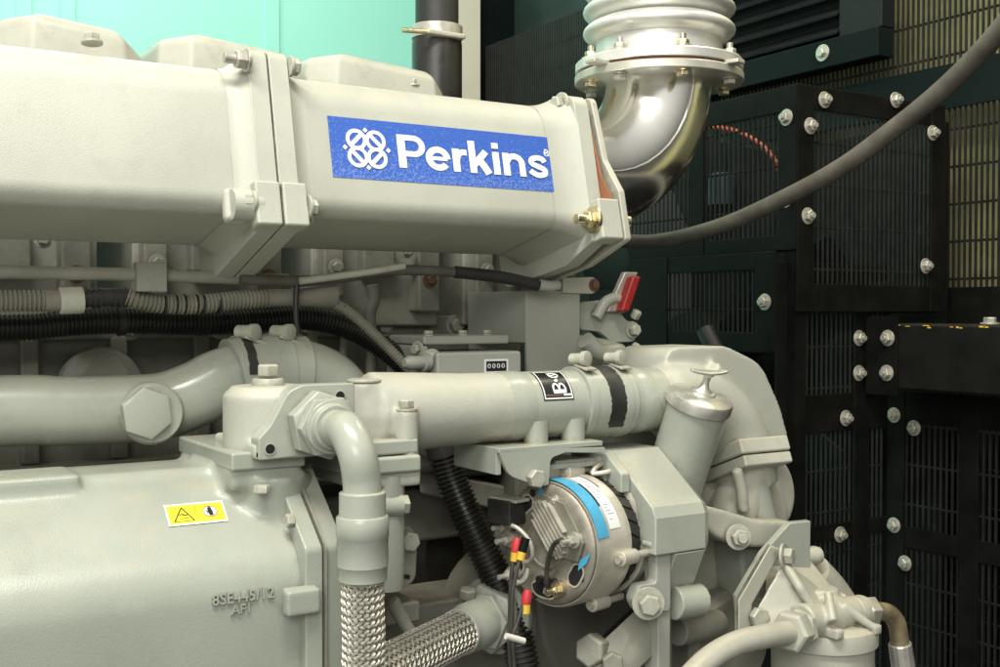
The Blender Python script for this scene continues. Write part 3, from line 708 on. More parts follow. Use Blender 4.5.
# slanted flange block
RX=Matrix.Rotation(math.radians(-21),3,'X')
fc=P(764,448,1.05)
fb=MB().box(fc+RX@V((0,.050,.004)),(.086,.11,.020),RX).build('slant_flange','pale',thb,bevel=.003)
MB().box(fc+RX@V((.001,.050,-.0145)),(.084,.106,.0155),RX).build('slant_flange','pale',thb,bevel=.003)
MB().tube(cr([P(748,462,1.085),P(750,490,1.082),P(757,522,1.08)],6),.027,28).build('pump_neck','paint',thb)
bolt(fb,P(731,437,1.085),(-.3,.2,1),.008,.007,stud=.006); bolt(fb,fc+RX@V((.024,.03,.014)),RX@V((0,0,1)),.011,.009,washer=0)
# pump volute under it
pv=MB().lathe(P(750,493,1.16),(.25,-1,.1),[(-.05,.062),(0,.066),(.03,.060),(.045,.045)],36)
pv.tube(cr([P(u,v,1.09) for u,v in ((748,462),(742,490),(730,520))],6),.034,24)
pv.lathe(P(735,520,1.13),(0,-1,0),[(-.05,.085),(.01,.085),(.03,.07)],30)
pv.tube(cr([P(u,v,1.052) for u,v in ((736,468),(741,488),(744,512))],6),.008,12)
pvb=pv.build('water_pump','pale',eng,cast=.0035,it=5)
MB().prism([P(u,v,1.03) for u,v in ((700,504),(728,511),(757,520),(795,522),(795,538),(776,549),(741,547),(718,538),(700,524))],(0,.06,0)).build('pump_flange','pale',pvb,cast=.0028,it=5)
MB().prism([P(u,v,1.05) for u,v in ((741,545),(790,545),(792,620),(748,620),(744,585))],(0,.06,0)).build('pump_body','cool',pvb,cast=.0032,it=5)
bolt(pvb,P(738,537,1.02),(-.5,-1,.1),.011,.011,m='bolt',stud=.008)
# ---------------- breather filler with T handle
fa=P(701,397,1.03); fb_=P(662,520,1.095); axd=(fa-fb_).normalized(); rf=mm(31.5,690,1.04)
fil=MB().lathe(fb_,axd,[(0,rf*.93),((fa-fb_).length-.004,rf*.98)],36).build('oil_filler','paint',eng,label='tilted grey filler tube with plated cap and T handle')
MB().lathe(fa-axd*.012,axd,[(0,rf*1.02),(.0,rf*1.06),(.010,rf*1.06),(.0135,rf*1.03),(.015,rf*.96),(.017,rf*.5),(.0175,rf*.44),(.020,rf*.40),(.0205,rf*.2)],40).build('cap','cap',fil)
hb=fa+axd*.008
MB().lathe(hb,axd,[(0,.012),(.004,.0065),(.011,.0042),(.019,.0048),(.022,.008)],18).build('handle_stem','cap',fil)
dx=V((.95,-.3,-.05)).normalized(); hc=hb+axd*.024
MB().loft([[hc+dx*t*.024+axd*(.003*abs(t)**2+z)+dx.cross(axd)*y for y,z in ((-w_,-.002),(w_,-.002),(w_,.002),(-w_,.002))] for t,w_ in ((-1,.003),(-.6,.0048),(0,.0058),(.6,.0048),(1,.003))]).build('t_handle','cap',fil,bevel=.0015)

# ---------------- relay box, cover box and lever gear behind the pipe
yg=1.22; x0=ux(437,yg); x1=ux(530,yg); zt=vz(470,352,yg); zb2=zt-.085
gb=MB().span((x0,yg,zb2),(ux(522,yg),yg+.10,zt)); gb=gb.build('actuator_box','plate',eng,bevel=.004)
x2=ux(418,yg+.03); MB().span((x2,yg+.02,zb2),(x0-.001,yg+.12,zt+.008)).build('side_cover','plate',gb,bevel=.003)
MB().span((x2+.008,yg+.03,zt+.0085),(x1-.012,yg+.13,zt+.020)).build('top_cover','plate',gb,bevel=.003)
for dx,dy in ((.02,.04),(.07,.04),(.11,.045)): bolt(gb,V((x2+dx,yg+dy,zt+.02)),(0,0,1),.006,.005,washer=1.2)
bolt(gb,P(432,358,yg+.018)+V((0,0,0)),(-.6,-1,0),.009,.006,washer=1.3); bolt(gb,P(418,349,yg+.03),(-1,-.3,0),.007,.006)
MB().lathe(P(428,362,yg+.015),(-1,-.15,0),[(0,.011),(.008,.011),(.009,.008),(.03,.0085),(.036,.005)],18).build('cable_gland','plate',gb)
gp=lambda a,b,h: V((ux(484,yg)+a*.036, yg-h, vz(484,372,yg)+b*.017-.001))
w=Print(gp,.0005); w.rect(0,0,1,1,2,2); w.build('counter_frame','paper',gb)
w=Print(gp,.0008); w.rect(.08,.1,.92,.85,2,2); w.build('counter_window','ink',gb)
for k in range(5): pass
w=Print(gp,.0011)
for k in range(4): w.arc((.2+.19*k,.5),.05,.16,.035,0,360,12)
w.build('counter_digits','paper',gb)
yq=1.255; bx0=ux(527,yq); bx1=ux(580,yq); bzt=vz(553,291,yq); 
cb=MB().span((bx0,yq,vz(553,290,yq)-.16),(bx1,yq+.006,bzt)); cb.span((bx0,yq+.0062,bzt-.003),(bx1,yq+.15,bzt-.0002))
cb.span((bx0-.0005,yq+.002,vz(527,343,yq)),(bx0+.004,yq+.155,bzt-.0004)); cb.span((bx0,yq+.15,vz(527,343,yq)-.02),(bx1,yq+.155,bzt-.003))
cb.build('cover_box','plate',eng,bevel=.001)
MB().tube([P(u,v,1.27) for u,v in ((570,352),(600,356),(617,360))],[.026,.025,.024],24).build('stub_pipe','paint',eng)
MB().tube(cr([P(u,v,1.2) for u,v in ((585,340),(600,352),(617,352))],5),.012,16).build('stub_pipe','paint',eng)
# lever with red grip
yl=1.27
la=rpoly([(ux(u,yl),vz(u,v,yl)) for u,v in ((580,302),(604,300),(616,306),(628,322),(637,320),(637,342),(612,343),(600,332),(580,330))],[.006,.015,.02,.02,.01,.01,.02,.02,.006],5)
lv=MB().prism([V((p.x,yl,p.y)) for p in la],(0,.010,0)).build('lever_arm','paint',eng,bevel=.002)
bolt(lv,P(632,330,yl),(0,-1,0),.0085,.01); bolt(lv,P(634,318,yl),(.2,-.6,1),.007,.012,washer=0); bolt(lv,P(634,345,yl),(.2,-1,-.6),.006,.012,washer=0)
MB().tube(cr([P(u,v,yl-.006) for u,v in ((596,318),(606,302),(618,299),(625,310))],6),.008,12).build('lever_fork','plate',lv)
l0=P(614,312,yl-.01); l1=P(632,272,yl-.01); d=(l1-l0)
MB().loft([[l0+d*t+V((dx*.012,dy,0)) for dx,dy in ((-1,0),(1,0),(1,.010),(-1,.010))] for t in (0,1)]).build('lever_plate','steel',lv,bevel=.002)
l0=P(624,312,yl-.02); l1=P(636,276,yl-.02); d=(l1-l0)
MB().loft([[l0+d*t+V((dx*.008,dy,0)) for dx,dy in ((-1,-.004),(1,-.004),(1,.022),(-1,.022))] for t in (0,.5,1)]).build('lever_grip','redlever',lv,bevel=.004)
la=rpoly([(ux(u,1.25),vz(u,v,1.25)) for u,v in ((563,278),(594,277),(602,284),(594,294),(563,293))],[.002,.012,.012,.012,.002],5)
lk=MB().prism([V((p.x,1.25,p.y)) for p in la],(0,.012,0)).build('link_plate','pale',eng,bevel=.0015)
bolt(lk,P(594,285,1.25),(0,-1,0),.006,.004,m='rust')

# ---------------- alternator
AX,AY,AZ=.722,1.05,-.262; RA=.0725
MB.XF=Matrix.Translation((AX,AY,AZ))@Matrix.Rotation(math.radians(14),4,'Z')@Matrix.Translation((-AX,-AY,-AZ))
alt=MB().lathe((AX,AY,AZ),(1,0,0),[(.010,RA*.90),(.004,RA*.93),(.0,RA*.955),(-.0,RA*.97),(.006,RA),(.045,RA*1.005),(.047,RA*1.02),(.056,RA*1.02)],56)
alt=alt.build('alternator','alu',eng,label='round aluminium alternator with blue film and white label')
def AP(a,b,h=0.): return V((AX-h,AY-a,AZ+b))                    # on the rear plate: a towards the viewer, b up
MB().lathe((AX,AY,AZ),(-1,0,0),[(-.012,RA*.94),(.002,RA*.94),(.0045,RA*.90),(.0055,RA*.80),(.0060,.01)],56).build('rear_plate','aludark',alt)
def kidney(an0,an1,r0,r1,name='vent_slot'):
    p=Print(lambda a,b,h: AP(a,b,.0062+h),.0)
    n=10; o=[]; i_=[]
    for k in range(n+1):
        a=math.radians(an0+(an1-an0)*k/n); e=1-abs(2*k/n-1)**5; rm=(r0+r1)/2; hw=(r1-r0)/2*max(e,.05)
        o.append((math.cos(a)*(rm+hw),math.sin(a)*(rm+hw))); i_.append((math.cos(a)*(rm-hw),math.sin(a)*(rm-hw)))
    p.strip(o,i_); p.build(name,'hole',alt)
    r=Print(lambda a,b,h: AP(a,b,.0062+h),.0003)
    pts=o+i_[::-1]; r.line([(x*1.0,y) for x,y in pts],.0022,True); r.build('slot_rim','alu',alt)
for a0_,a1_ in ((112,142),(150,172),(246,288),(312,344),(200,226)): kidney(a0_,a1_,RA*.60,RA*.84)
for a_,b_,r_ in ((-.034,.040,.006),(-.020,.056,.0045),(.052,-.030,.004),(-.016,-.060,.0045),(.036,.036,.003)):
    w=Print(lambda a,b,h: AP(a,b,.0064+h),.0); w.disc((a_,b_),r_,r_,16); w.build('plate_hole','hole',alt)
MB().lathe((AX-.006,AY,AZ),(-1,0,0),[(0,.027),(.0018,.027),(.0022,.0245),(.0005,.024),(.0005,.0)],36).build('bearing_boss','aludark',alt)
# cooling fins on the diode plate
fp=MB().prism([AP(a,b,.006) for a,b in ((-.006,.058),(.030,.050),(.058,.010),(.050,-.012),(.016,-.010),(-.012,.026))],(-.004,0,0))
fp.build('diode_plate','gcond',alt,bevel=.0008)
for k in range(7):
    dd=V((.62,-.785)); c0=V((.004,.026))+V((.785,.62))*(.0052*k-.012)
    lo_,hi_=[(-.012,.036),(-.018,.042),(-.024,.044),(-.026,.042),(-.024,.036),(-.020,.030),(-.014,.024)][k]
    p0=c0+dd*lo_; p1=c0+dd*hi_; wv=V((.785,.62))
    MB().loft([[AP(*(p+wv*q),.0101) for q in (-.0012,.0012)]+[AP(*(p+wv*q),.0165) for q in (.0008,-.0008)] for p in (p0,p1)]).build('fin','alu',alt)
def stud(a,b,h,m='steel',r=.0062):
    mb=MB(); o=AP(a,b,.006); mb.cyl(o,o+V((-h*.35,0,0)),r*1.5,16); mb.hexn(o+V((-h*.35,0,0)),(-1,0,0),r,h*.35,.3); mb.cyl(o+V((-h*.7,0,0)),o+V((-h*1.2,0,0)),r*.5,10)
    mb.build('terminal_stud',m,alt,bevel=.0003)
stud(.046,.012,.022); stud(-.050,.000,.024); stud(-.058,.014,.022,'steel'); stud(-.046,-.040,.024,'steel'); stud(.022,-.046,.020,'brass'); stud(.004,-.052,.006,'steel',.004); stud(.014,.052,.006,'cap',.004); stud(.028,.000,.006,'steel',.004)
# regulator block, black
MB().span(AP(-.030,.020,.006),AP(-.066,.048,.034)).build('connector','rubber',alt,bevel=.002)
MB().span(AP(-.024,.046,.006),AP(-.066,.050,.030)).build('connector_plate','alu',alt,bevel=.001)
for a in (-.006,.004,.014): MB().cyl(AP(a,-.040,.006),AP(a,-.040,.012),.0045,12).build('socket','ink',alt)
# wiring on the plate
def lead(pts,r,m='thinw',name='lead'): MB().tube(cr([AP(*p) for p in pts],8),r,10).build(name,m,alt)
lead([(.040,.014,.024),(.026,.006,.022),(.014,-.014,.018),(.008,-.036,.014),(.006,-.046,.010)],.0028)
lead([(-.040,.022,.03),(-.022,.018,.028),(-.010,.004,.022),(-.010,-.014,.018),(-.022,-.022,.016),(-.030,-.016,.014)],.0026,'alu')
lead([(-.044,-.040,.02),(-.030,-.046,.02),(-.022,-.040,.016),(-.020,-.028,.014)],.0034,'cap')
# blue film, label, strips round the body
def band(x0,x1,r,an0,an1,name,m,label=None):                    # angle 0 towards the viewer, 90 up
    p=MB(); n=18; lo=[]
    vs=[]; 
    for i in range(n+1):
        a=math.radians(an0+(an1-an0)*i/n); c,s_=math.cos(a),math.sin(a)
        vs+= [V((AX+x0,AY-c*r,AZ+s_*r)),V((AX+x1,AY-c*r,AZ+s_*r))]
    p.add(vs,[[2*i,2*i+1,2*i+3,2*i+2] for i in range(n)])
    return p.build(name,m,alt,label,recalc=False)
band(-.001,.018,RA*1.012,12,100,'blue_film','tape','glossy blue protective film')
MB().loft([[AP(a,b,.0068),AP(a2,b2,.0068),AP(a2,b2,.0071),AP(a,b,.0071)] for a,b,a2,b2 in ((.050,-.010,.066,.0),(.048,-.022,.060,-.012))]).build('film_flap','tape',alt)
MB().loft([[AP(a-.003,b,.0068),AP(a+.003,b,.0068),AP(a+.003,b,.0074),AP(a-.003,b,.0074)] for a,b in ((-.008,.070),(-.006,.050),(-.003,.030))]).build('film_strip','tape',alt)
band(.022,.041,RA*1.012,18,82,'label','paper','white printed label')
for k,a in enumerate((74,70,66,62,54,51,48,40,37,34,31,26)): band(.0245+.001*(k%3),(.034,.038,.031)[k%3],RA*1.0135,a,a+.7,'label_line','redink' if k<4 else 'worn')
band(.0185,.0215,RA*1.008,40,70,'body_slot','hole'); band(.0415,.0435,RA*1.012,60,84,'body_slot','hole')
for an in (92,-8,-62):
    a=math.radians(an); c,s_=math.cos(a)*RA*1.07,math.sin(a)*RA*1.07
    MB().cyl((AX+.030,AY-c,AZ+s_),(AX+.057,AY-c,AZ+s_),.0085,16).build('through_bolt_boss','alu',alt,bevel=.001)
    MB().cyl((AX+.026,AY-c,AZ+s_),(AX+.032,AY-c,AZ+s_),.0048,12).build('through_bolt','steel',alt)
    MB().cyl((AX+.055,AY-c,AZ+s_),(AX+.085,AY-c,AZ+s_),.0045,12).build('through_bolt','alu',alt)
# fan and front housing
MB().lathe((AX+.055,AY,AZ),(1,0,0),[(0,RA*.90),(.026,RA*.92)],48).build('fan_gap','hole',alt)
fm=MB()
for k in range(26):
    a=2*PI*k/26; c,s_=math.cos(a),math.sin(a); R_=Matrix.Rotation(-a,3,'X')
    fm.box(V((AX+.069,AY-c*RA*.93,AZ+s_*RA*.93)),(.020,.002,.012),Matrix.Rotation(-a,3,'X')@Matrix.Rotation(.5,3,'Y'))
fm.build('fan','rubber',alt)
MB().lathe((AX+.082,AY,AZ),(1,0,0),[(0,RA*.94),(.001,RA*1.0),(.016,RA*.98),(.022,RA*.8)],48).build('front_housing','alu',alt)
MB().lathe((AX+.108,AY,AZ),(1,0,0),[(0,.05),(.03,.05),(.03,.04),(.036,.036),(.042,.05),(.055,.05)],36).build('pulley','black',alt)
# strap loop on top
MB().tube(cr([AP(.012+a,.074+b,-.06-h) for a,b,h in ((0,0,0),(.0,.008,.01),(.0,.01,.03),(.012,.006,.032),(.012,.002,.012),(0,0,0))],6),.0032,10).build('lifting_loop','alu',alt)
MB.XF=None
# ---------------- faceted pulley guard
gpf=[(.062,.086),(.024,.092),(-.066,.050),(-.074,.040),(-.074,-.012),(-.066,-.055),(-.03,-.075),(.06,-.075)]
gx0=ux(656,.978); gx1=ux(719,.978)
oy,oz=1.052,-.238
outer=[(1.0*a,b) for a,b in ((.075,.074),(.010,.074),(-.068,.018),(-.074,.006),(-.074,-.036),(-.050,-.088),(.0,-.10),(.075,-.10))]
up=[(.075,.074),(.010,.074),(-.068,.018),(-.074,.006),(-.074,-.036),(.075,-.036)]; lw=[(.075,-.0365),(-.0739,-.0365),(-.050,-.088),(.0,-.10),(.075,-.10)]
gd=MB()
for pts_,xs0 in ((up,gx0),(lw,gx0+.030)):
    gd.loft([[V((x,oy+a,oz+b)) for a,b in pts_] for x in (xs0,gx1-.020)]+[[V((gx1,oy+a*.86+.006,oz+b*.84-.003)) for a,b in pts_]])
gdo=gd.build('pulley_guard','paint',eng,bevel=.002,sharp=15)
MB().loft([[V((x,oy+a,oz+b)) for a,b in ((.07,.073),(.0,.073),(-.03,.052),(-.03,.03),(.07,.03))] for x in (gx0-.014,gx0-.0005)]).build('guard_flap','paint',gdo,bevel=.002)
# ---------------- alternator bracket, adjuster arm, spacers
ybk=.985; aa_=rpoly([(ux(u,ybk),vz(u,v,ybk)) for u,v in ((648,545),(660,536),(672,536),(672,612),(640,612),(634,600),(640,585),(657,583),(657,552))],[.004,.006,.004,.006,.01,.01,.008,.004,.004],4)
bk=MB().prism([V((p.x,ybk,p.y)) for p in aa_],(0,.016,0)).build('alternator_bracket','plate',eng,bevel=.002)
MB().span((ux(660,ybk)+.002,ybk+.004,vz(660,538,ybk)),(ux(674,ybk),ybk+.03,vz(660,700,ybk))).build('bracket_post','plate',bk,bevel=.002)
bolt(bk,P(648,603,ybk-.004),(-.5,-1,.0),.0125,.011,washer=1.5)
MB().cyl(P(672,603,1.0),P(700,600,1.0),.020,22).build('spacer','paint',bk,bevel=.002); bolt(bk,P(700,598,1.0),(1,-.2,.05),.012,.009,washer=0)
MB().cyl(P(676,632,1.04),P(718,623,1.06),.017,20).build('spacer','dim',bk,bevel=.002)
MB().loft([[P(u,v,Y) for u,v,Y in s_] for s_ in (((596,645,1.02),(618,667,1.0),(618,690,1.0),(590,667,1.02)),((640,604,1.02),(672,612,1.0),(672,640,1.0),(632,615,1.02)))]).build('adjuster_arm','dim',bk,bevel=.003)
for k in range(2): 
    q=P(628+k*18,650-k*14,1.0)
MB().loft([[P(u,v,Y) for u,v,Y in s_] for s_ in (((600,690,1.03),(672,700,1.03),(672,700,1.08),(600,690,1.08)),((628,655,1.03),(672,612,1.03),(672,612,1.08),(628,655,1.08)))]).build('adjuster_casting','dim',bk,bevel=.004)
MB().hexn(P(597,650,1.03),(-1,-.4,.2),.020,.02,.1).build('hex_nut','dim',bk,bevel=.002)
MB().hexn(P(612,662,1.0),(-.6,-1,.1),.013,.012,.1).build('hex_nut','dim',bk,bevel=.002)
# big dim gear case behind the alternator with its black strap
gc=MB().span((.80,1.24,-.62),(1.05,1.5,-.16)); gc.lathe((.93,1.26,-.36),(0,-1,0),[(0,.17),(.10,.17),(.115,.155)],40)
gc.span((.50,1.26,-.205),(.9,1.4,-.19)); gc.span((.52,1.30,-.30),(.9,1.4,-.23))
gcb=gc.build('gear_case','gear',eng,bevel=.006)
MB().loft([[P(u,v,1.09) for u,v in s_] for s_ in (((582,655),(596,667)),((640,600),(654,606)))],cap=False,closed=False).build('belt','rubber',eng)
MB().lathe(P(712,560,1.13),(0,-1,0),[(-.03,.075),(.02,.075),(.03,.066)],36).build('crank_pulley','pale',eng,bevel=.002)
MB().lathe(P(718,640,1.10),(0,-1,0),[(-.05,.07),(.02,.07),(.03,.06)],36).build('idler_pulley','dim',eng,bevel=.002)
# pan and lower casting behind the conduit
pan=MB().loft([[P(u,v,Y) for u,v,Y in s_] for s_ in (((418,470,1.27),(545,494,1.27),(545,520,1.27),(420,494,1.27)),((418,462,1.45),(560,480,1.45),(560,505,1.45),(420,490,1.45)))]).build('oil_pan_shelf','dim',eng,bevel=.004)
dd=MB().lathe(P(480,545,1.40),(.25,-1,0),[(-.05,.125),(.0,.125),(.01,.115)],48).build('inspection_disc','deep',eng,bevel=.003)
MB().span((ux(432,1.3),1.30,vz(432,480,1.3)),(ux(500,1.3),1.36,vz(480,432,1.3))).build('regulator_panel','plate',eng,bevel=.002)
w=Print(lambda a,b,h: V((ux(481,1.295)+a*.03,1.299-h,vz(490,470,1.295)+b*.045)),.0004); w.rect(0,0,1,1,2,2); w.build('name_plate','ink',eng)
# link with bolt, lower pump piece
yk2=1.12; lk=rpoly([(ux(u,yk2),vz(u,v,yk2)) for u,v in ((392,530),(412,524),(418,545),(416,580),(404,590),(392,590))],[.01,.012,.012,.014,.012,.004],5)
lkb=MB().prism([V((p.x,yk2,p.y)) for p in lk],(0,.03,0)).build('clamp_link','dim',eng,bevel=.003)
bolt(lkb,P(408,541,yk2),(0,-1,0),.0115,.010,washer=0)
MB().prism([P(u,v,yk2-.001) for u,v in ((396,547),(400,545),(402,574),(410,575),(410,579),(398,578))],(0,.0005,0)).build('link_groove','hole',lkb)
lo=MB().span((ux(385,1.13),1.13,vz(400,625,1.13)),(ux(420,1.13),1.2,vz(400,604,1.13))); lo.tube([P(u,v,1.10) for u,v in ((392,600),(405,625),(418,645))],.008,12)
lo.span((ux(330,1.2),1.2,-.6),(ux(600,1.2),1.3,vz(400,608,1.2))); lo.tube([P(470,580,1.2),P(560,640,1.2)],.05,20)
lo.build('lower_casting','dim',eng,bevel=.003)
# ---------------- second braided hose with hexagon union
b2=thing('braided_hose',P(440,650,1.06),'silver braided metal hose lying nearly flat, leaving a wide hexagon union low down','hose')
n0=P(498,613,1.16); n1=P(388,668,1.05); dn=(n1-n0).normalized()
MB().lathe(n0,dn,[(0,.048),(.010,.048),(.012,.044)],36).build('union_flange','paint',b2,bevel=.002)
MB().hexn(n0+dn*.011,dn,.042,.024,.2).build('union_nut','paint',b2,bevel=.002)
MB().hexn(n0+dn*.034,dn,.036,.010,.6).build('union_nut','paint',b2,bevel=.0015)
L2=(n1-n0).length
MB().lathe(n0+dn*.043,dn,[(0,.030),(.004,.0285),(.030,.0285),(.032,.027),(.048,.027),(.048,.022)],32).build('ferrule','paint',b2,bevel=.001)
e0=n0+dn*.086; braid([e0,n0+dn*L2*.8,n0+dn*L2*1.15,n0+dn*L2*1.6],.0245,20,.17).build('braid','braid',b2,recalc=False)
MB().tube([e0,n0+dn*L2*1.6],.0228,20).build('hose_core','gcond',b2)
MB().hexn(P(467,598,1.15),(0,-.2,1),.011,.012).build('side_plug','dim',b2,bevel=.001)

# ---------------- fuel filter assembly at lower right
Yf=.96; fx=ux(824,Yf); rfh=mm(54,824,Yf); zf=vz(824,628,Yf)
ff=MB().lathe((fx,Yf,zf),(0,0,1),[(-.05,rfh*.93),(-.016,rfh*.93),(-.014,rfh),(.0,rfh),(.006,rfh*.97),(.010,rfh*.86),(.012,.02)],44).build('fuel_filter','pale',eng,label='pale fuel filter head with dust on top')
hd=MB().cyl(P(800,622,Yf-.03),P(862,612,Yf-.015),.0215,22)
hd.lathe((fx,Yf+.005,zf),(0,0,1),[(0,.05),(.03,.03),(.05,.022)],26)
hd.cyl(P(845,605,Yf+.01),P(790,640,Yf+.02),.02,16)
hd.loft([[P(u,v,Y) for u,v,Y in s_] for s_ in (((765,527+60,.98),(835,590,.98),(835,620,.98),(765,620,.98)),((768,545,1.02),(800,547,1.02),(830,600,1.02),(765,620,1.02)))])
for a,b_ in (((828,592),(833,622)),((842,605),(872,627))):
    hd.tube([P(*a,Yf-.036),P(*b_,Yf-.056)],.0055,12)
for u,v in ((834,633),(872,628)): lq=P(u,v,Yf-.052); hd.box(lq,(.013,.022,.012))
hd.build('filter_head','pale',ff,cast=.0022,it=4)
def pl(pts,Y,t,name,m,par,rad=.004):
    p=rpoly([(ux(u,Y),vz(u,v,Y)) for u,v in pts],rad,4); return MB().prism([V((q.x,Y,q.y)) for q in p],(0,t,0)).build(name,m,par,bevel=.0015)
# triangular bracket: back plate and front gasketed arm
MB().prism([P(u,v,1.0) for u,v in ((737,605),(737,597),(763,553),(790,523),(811,521),(810,584),(795,620),(740,620))],(.004,.012,0)).build('bracket_web','paint',ff,bevel=.0015)
MB().loft([[P(u,v,Y) for u,v in ((738,608),(738,600),(770,545),(782,549),(779,556),(752,604),(752,640),(738,640))] for Y in (.965,.985)]).build('bracket_arm','pale',ff,bevel=.003)
MB().loft([[P(u,v,Y) for u,v in ((735,606),(735,598),(767,543),(774,546),(742,601),(742,640),(735,640))] for Y in (.99,.998)]).build('bracket_gasket','pale',ff,bevel=.001)
gm=MB(); gm.loft([[P(756,610,.966),P(783,562,.966),P(792,566,.985),P(760,615,.99)],[P(768,634,.942),P(812,606,.934),P(835,600,.96),P(800,640,.98)]])
gm.tube([P(784,562,.962),P(800,588,.938),P(815,612,.930)],[.006,.006,.007],12)
gm.build('gusset','pale',ff,cast=.0024,it=4)
bolt(ff,P(783,556,.962),(.5,-1,.1),.0105,.010); bolt(ff,P(757,617,.962),(-.2,-1,.1),.0125,.011,washer=0)
# rounded casting seen behind the bracket
MB().tube(cr([P(u,v,1.06) for u,v in ((805,575),(822,600),(834,630),(838,680))],6),[.035+.0009*k for k in range(19)],24).build('rear_casting','pale',ff)
MB().lathe(P(812,556,1.04),(1,-.3,.1),[(-.01,.012),(.004,.013),(.012,.010)],14).build('cap_nut','pale',ff)
# inlet union and rigid pale pipe
q0=P(802,628,Yf-.035); q1=P(766,640,Yf-.06); dq=(q1-q0).normalized(); 
MB().hexn(q0+dq*.0,dq,.023,.012,.2).build('union_nut','pale',ff,bevel=.0012); MB().hexn(q0+dq*.014,dq,.0245,.022,.5).build('union_nut','pale',ff,bevel=.0012)
MB().tube(cr([q0+dq*.030,P(762,637,Yf-.05),P(735,644,Yf-.05),P(708,660,Yf-.05),P(680,688,Yf-.05)],8),.0135,22).build('fuel_pipe','pale',ff)
# fuel hose with zinc nut
fh=thing('fuel_hose',P(905,680,Yf-.02),'short hose with brassy elbow and zinc nut leaving the right of the fuel filter','hose')
q=P(862,612,Yf-.02)
ax_=(P(880,612,Yf-.02)-P(862,613.5,Yf-.02)).normalized()
MB().lathe(P(840,613,Yf-.02),ax_,[(0,.017),(.022,.017),(.023,.019),(.034,.019)],24).build('hose_tail','pale',fh,bevel=.001)
MB().hexn(P(862,612,Yf-.02),ax_,.0195,.020,.25).build('hex_nut','steel',fh,bevel=.0012)
MB().tube(cr([P(u,v,Yf-.02) for u,v in ((876,611),(888,613),(896,622),(899,635),(900,648))],8),.0115,20).build('brass_elbow','oldbrass',fh)
MB().lathe(P(900,643,Yf-.02),(P(905,680,Yf-.02)-P(900,643,Yf-.02)),[(0,.0135),(.001,.0145),(.06,.015)],14).build('crimp_ferrule','cap',fh,sharp=15)

# =================================================================== EXHAUST / AIR ELBOW AND BELLOWS
Ye=1.30; xe=ux(658,Ye); zfl=vz(657,76,Ye)
ex=thing('bellows_pipe',(xe,Ye,.09),'polished steel elbow rising from the manifold end into ribbed silver bellows','pipe')
re=.078
a_=[V((.867,Ye,.19)),V((.88,Ye,.188))]
cxr=.155
for k in range(11):
    t=math.radians(9*k); a_.append(V((xe-cxr+cxr*math.sin(t), Ye, .190+cxr*(1-math.cos(t)))))
a_.append(V((xe,Ye,zfl-.008)))
a_=[p for i,p in enumerate(a_) if i==0 or (p-a_[i-1]).length>1e-3]
a_.sort(key=lambda p:(p.x+p.z))
MB().tube(a_,re,56).build('elbow','elbow',ex)
MB().tube([p+V((0,0,0))+V((0,-re*1.005,0)) +V((.0,.0,.0)) for p in a_[2:-1]],.0016,8).build('weld_seam','elbow',ex)
MB().lathe((xe,Ye,zfl-.0125),(0,0,1),[(0,re),(0,.123),(.0012,.124),(.0108,.124),(.012,.123),(.012,re)],64).build('lower_flange','flange',ex)
MB().lathe((xe,Ye,zfl+.0005),(0,0,1),[(0,re),(0,.118),(.002,.118),(.002,re)],48).build('gasket','gasket',ex)
MB().lathe((xe,Ye,zfl+.0035),(0,0,1),[(0,re),(0,.122),(.0012,.123),(.0128,.123),(.014,.122),(.014,re)],64).build('upper_flange','bellow',ex)
zz=zfl+.0175; rb=.094; pr_=[(0,rb),(.030,rb*.985)]
for k in range(4):
    h0=.030+k*.031
    for j in range(9):
        t=j/8; pr_.append((h0+.031*t, rb*(.99+.20*math.sin(PI*t)**.8)))
pr_.append((.030+4*.031+.12,rb))
MB().lathe((xe,Ye,zz),(0,0,1),pr_,64).build('bellows','bellow',ex,sharp=70)
for k,an in enumerate((-160,-112,-60,-15,30,75,120,165)):
    a=math.radians(an); p=V((xe+math.cos(a)*.1075,Ye+math.sin(a)*.1075,0))
    bolt(ex,p+V((0,0,zfl+.0175)),(0,0,1),.0092,.009,m='brass' if k%3==1 else 'steel',stud=.008); bolt(ex,p+V((0,0,zfl-.0125)),(0,0,-1),.0092,.007,m='brass' if k%2 else 'steel',washer=1.2)
for an,l in ((-170,.03),(-75,.022)):
    a=math.radians(an); d_=V((math.cos(a),math.sin(a),0)); s_=V((-d_.y,d_.x,0)); o=V((xe,Ye,zfl+.0015))+d_*.118
    MB().loft([[o+s_*y+V((0,0,z)) for y,z in ((-.012,-.003),(.012,-.003),(.012,.003),(-.012,.003))],[o+d_*l+s_*y*.8+V((0,0,z)) for y,z in ((-.012,-.003),(.012,-.003),(.012,.003),(-.012,.003))]]).build('gasket_tab','flange',ex,bevel=.0015)

# =================================================================== HARNESSES
def corr(pts, r, pitch, name, m, label, cat, Y=None, depth=.14, n=18):
    o=corrugated([P(*p) for p in pts],r,pitch,depth,n); return o
h1=thing('corrugated_conduit',P(200,325,1.34),'thick black corrugated conduit sagging along the block and dipping behind the pale pipe','conduit')
corrugated([V((-.5,1.34,vz(0,328,1.34)-.004)),V((-.1,1.34,vz(0,328,1.34)+.003))]+[P(*p) for p in ((0,328,1.34),(60,324,1.34),(120,321,1.34),(200,323,1.34),(260,320,1.34),(300,318,1.34),(340,325,1.335),(378,344,1.32),(408,368,1.29),(432,394,1.26),(450,425,1.25))],.0150,.0048).build('conduit','conduit',h1)
MB().tube([P(117,321.5,1.34),P(124,321.3,1.34)],.0166,18).build('tie_band','rubber',h1)
h4=thing('corrugated_conduit',P(520,700,1.10),'stout black corrugated conduit dropping steeply from under the pale pipe to behind the red terminals','conduit')
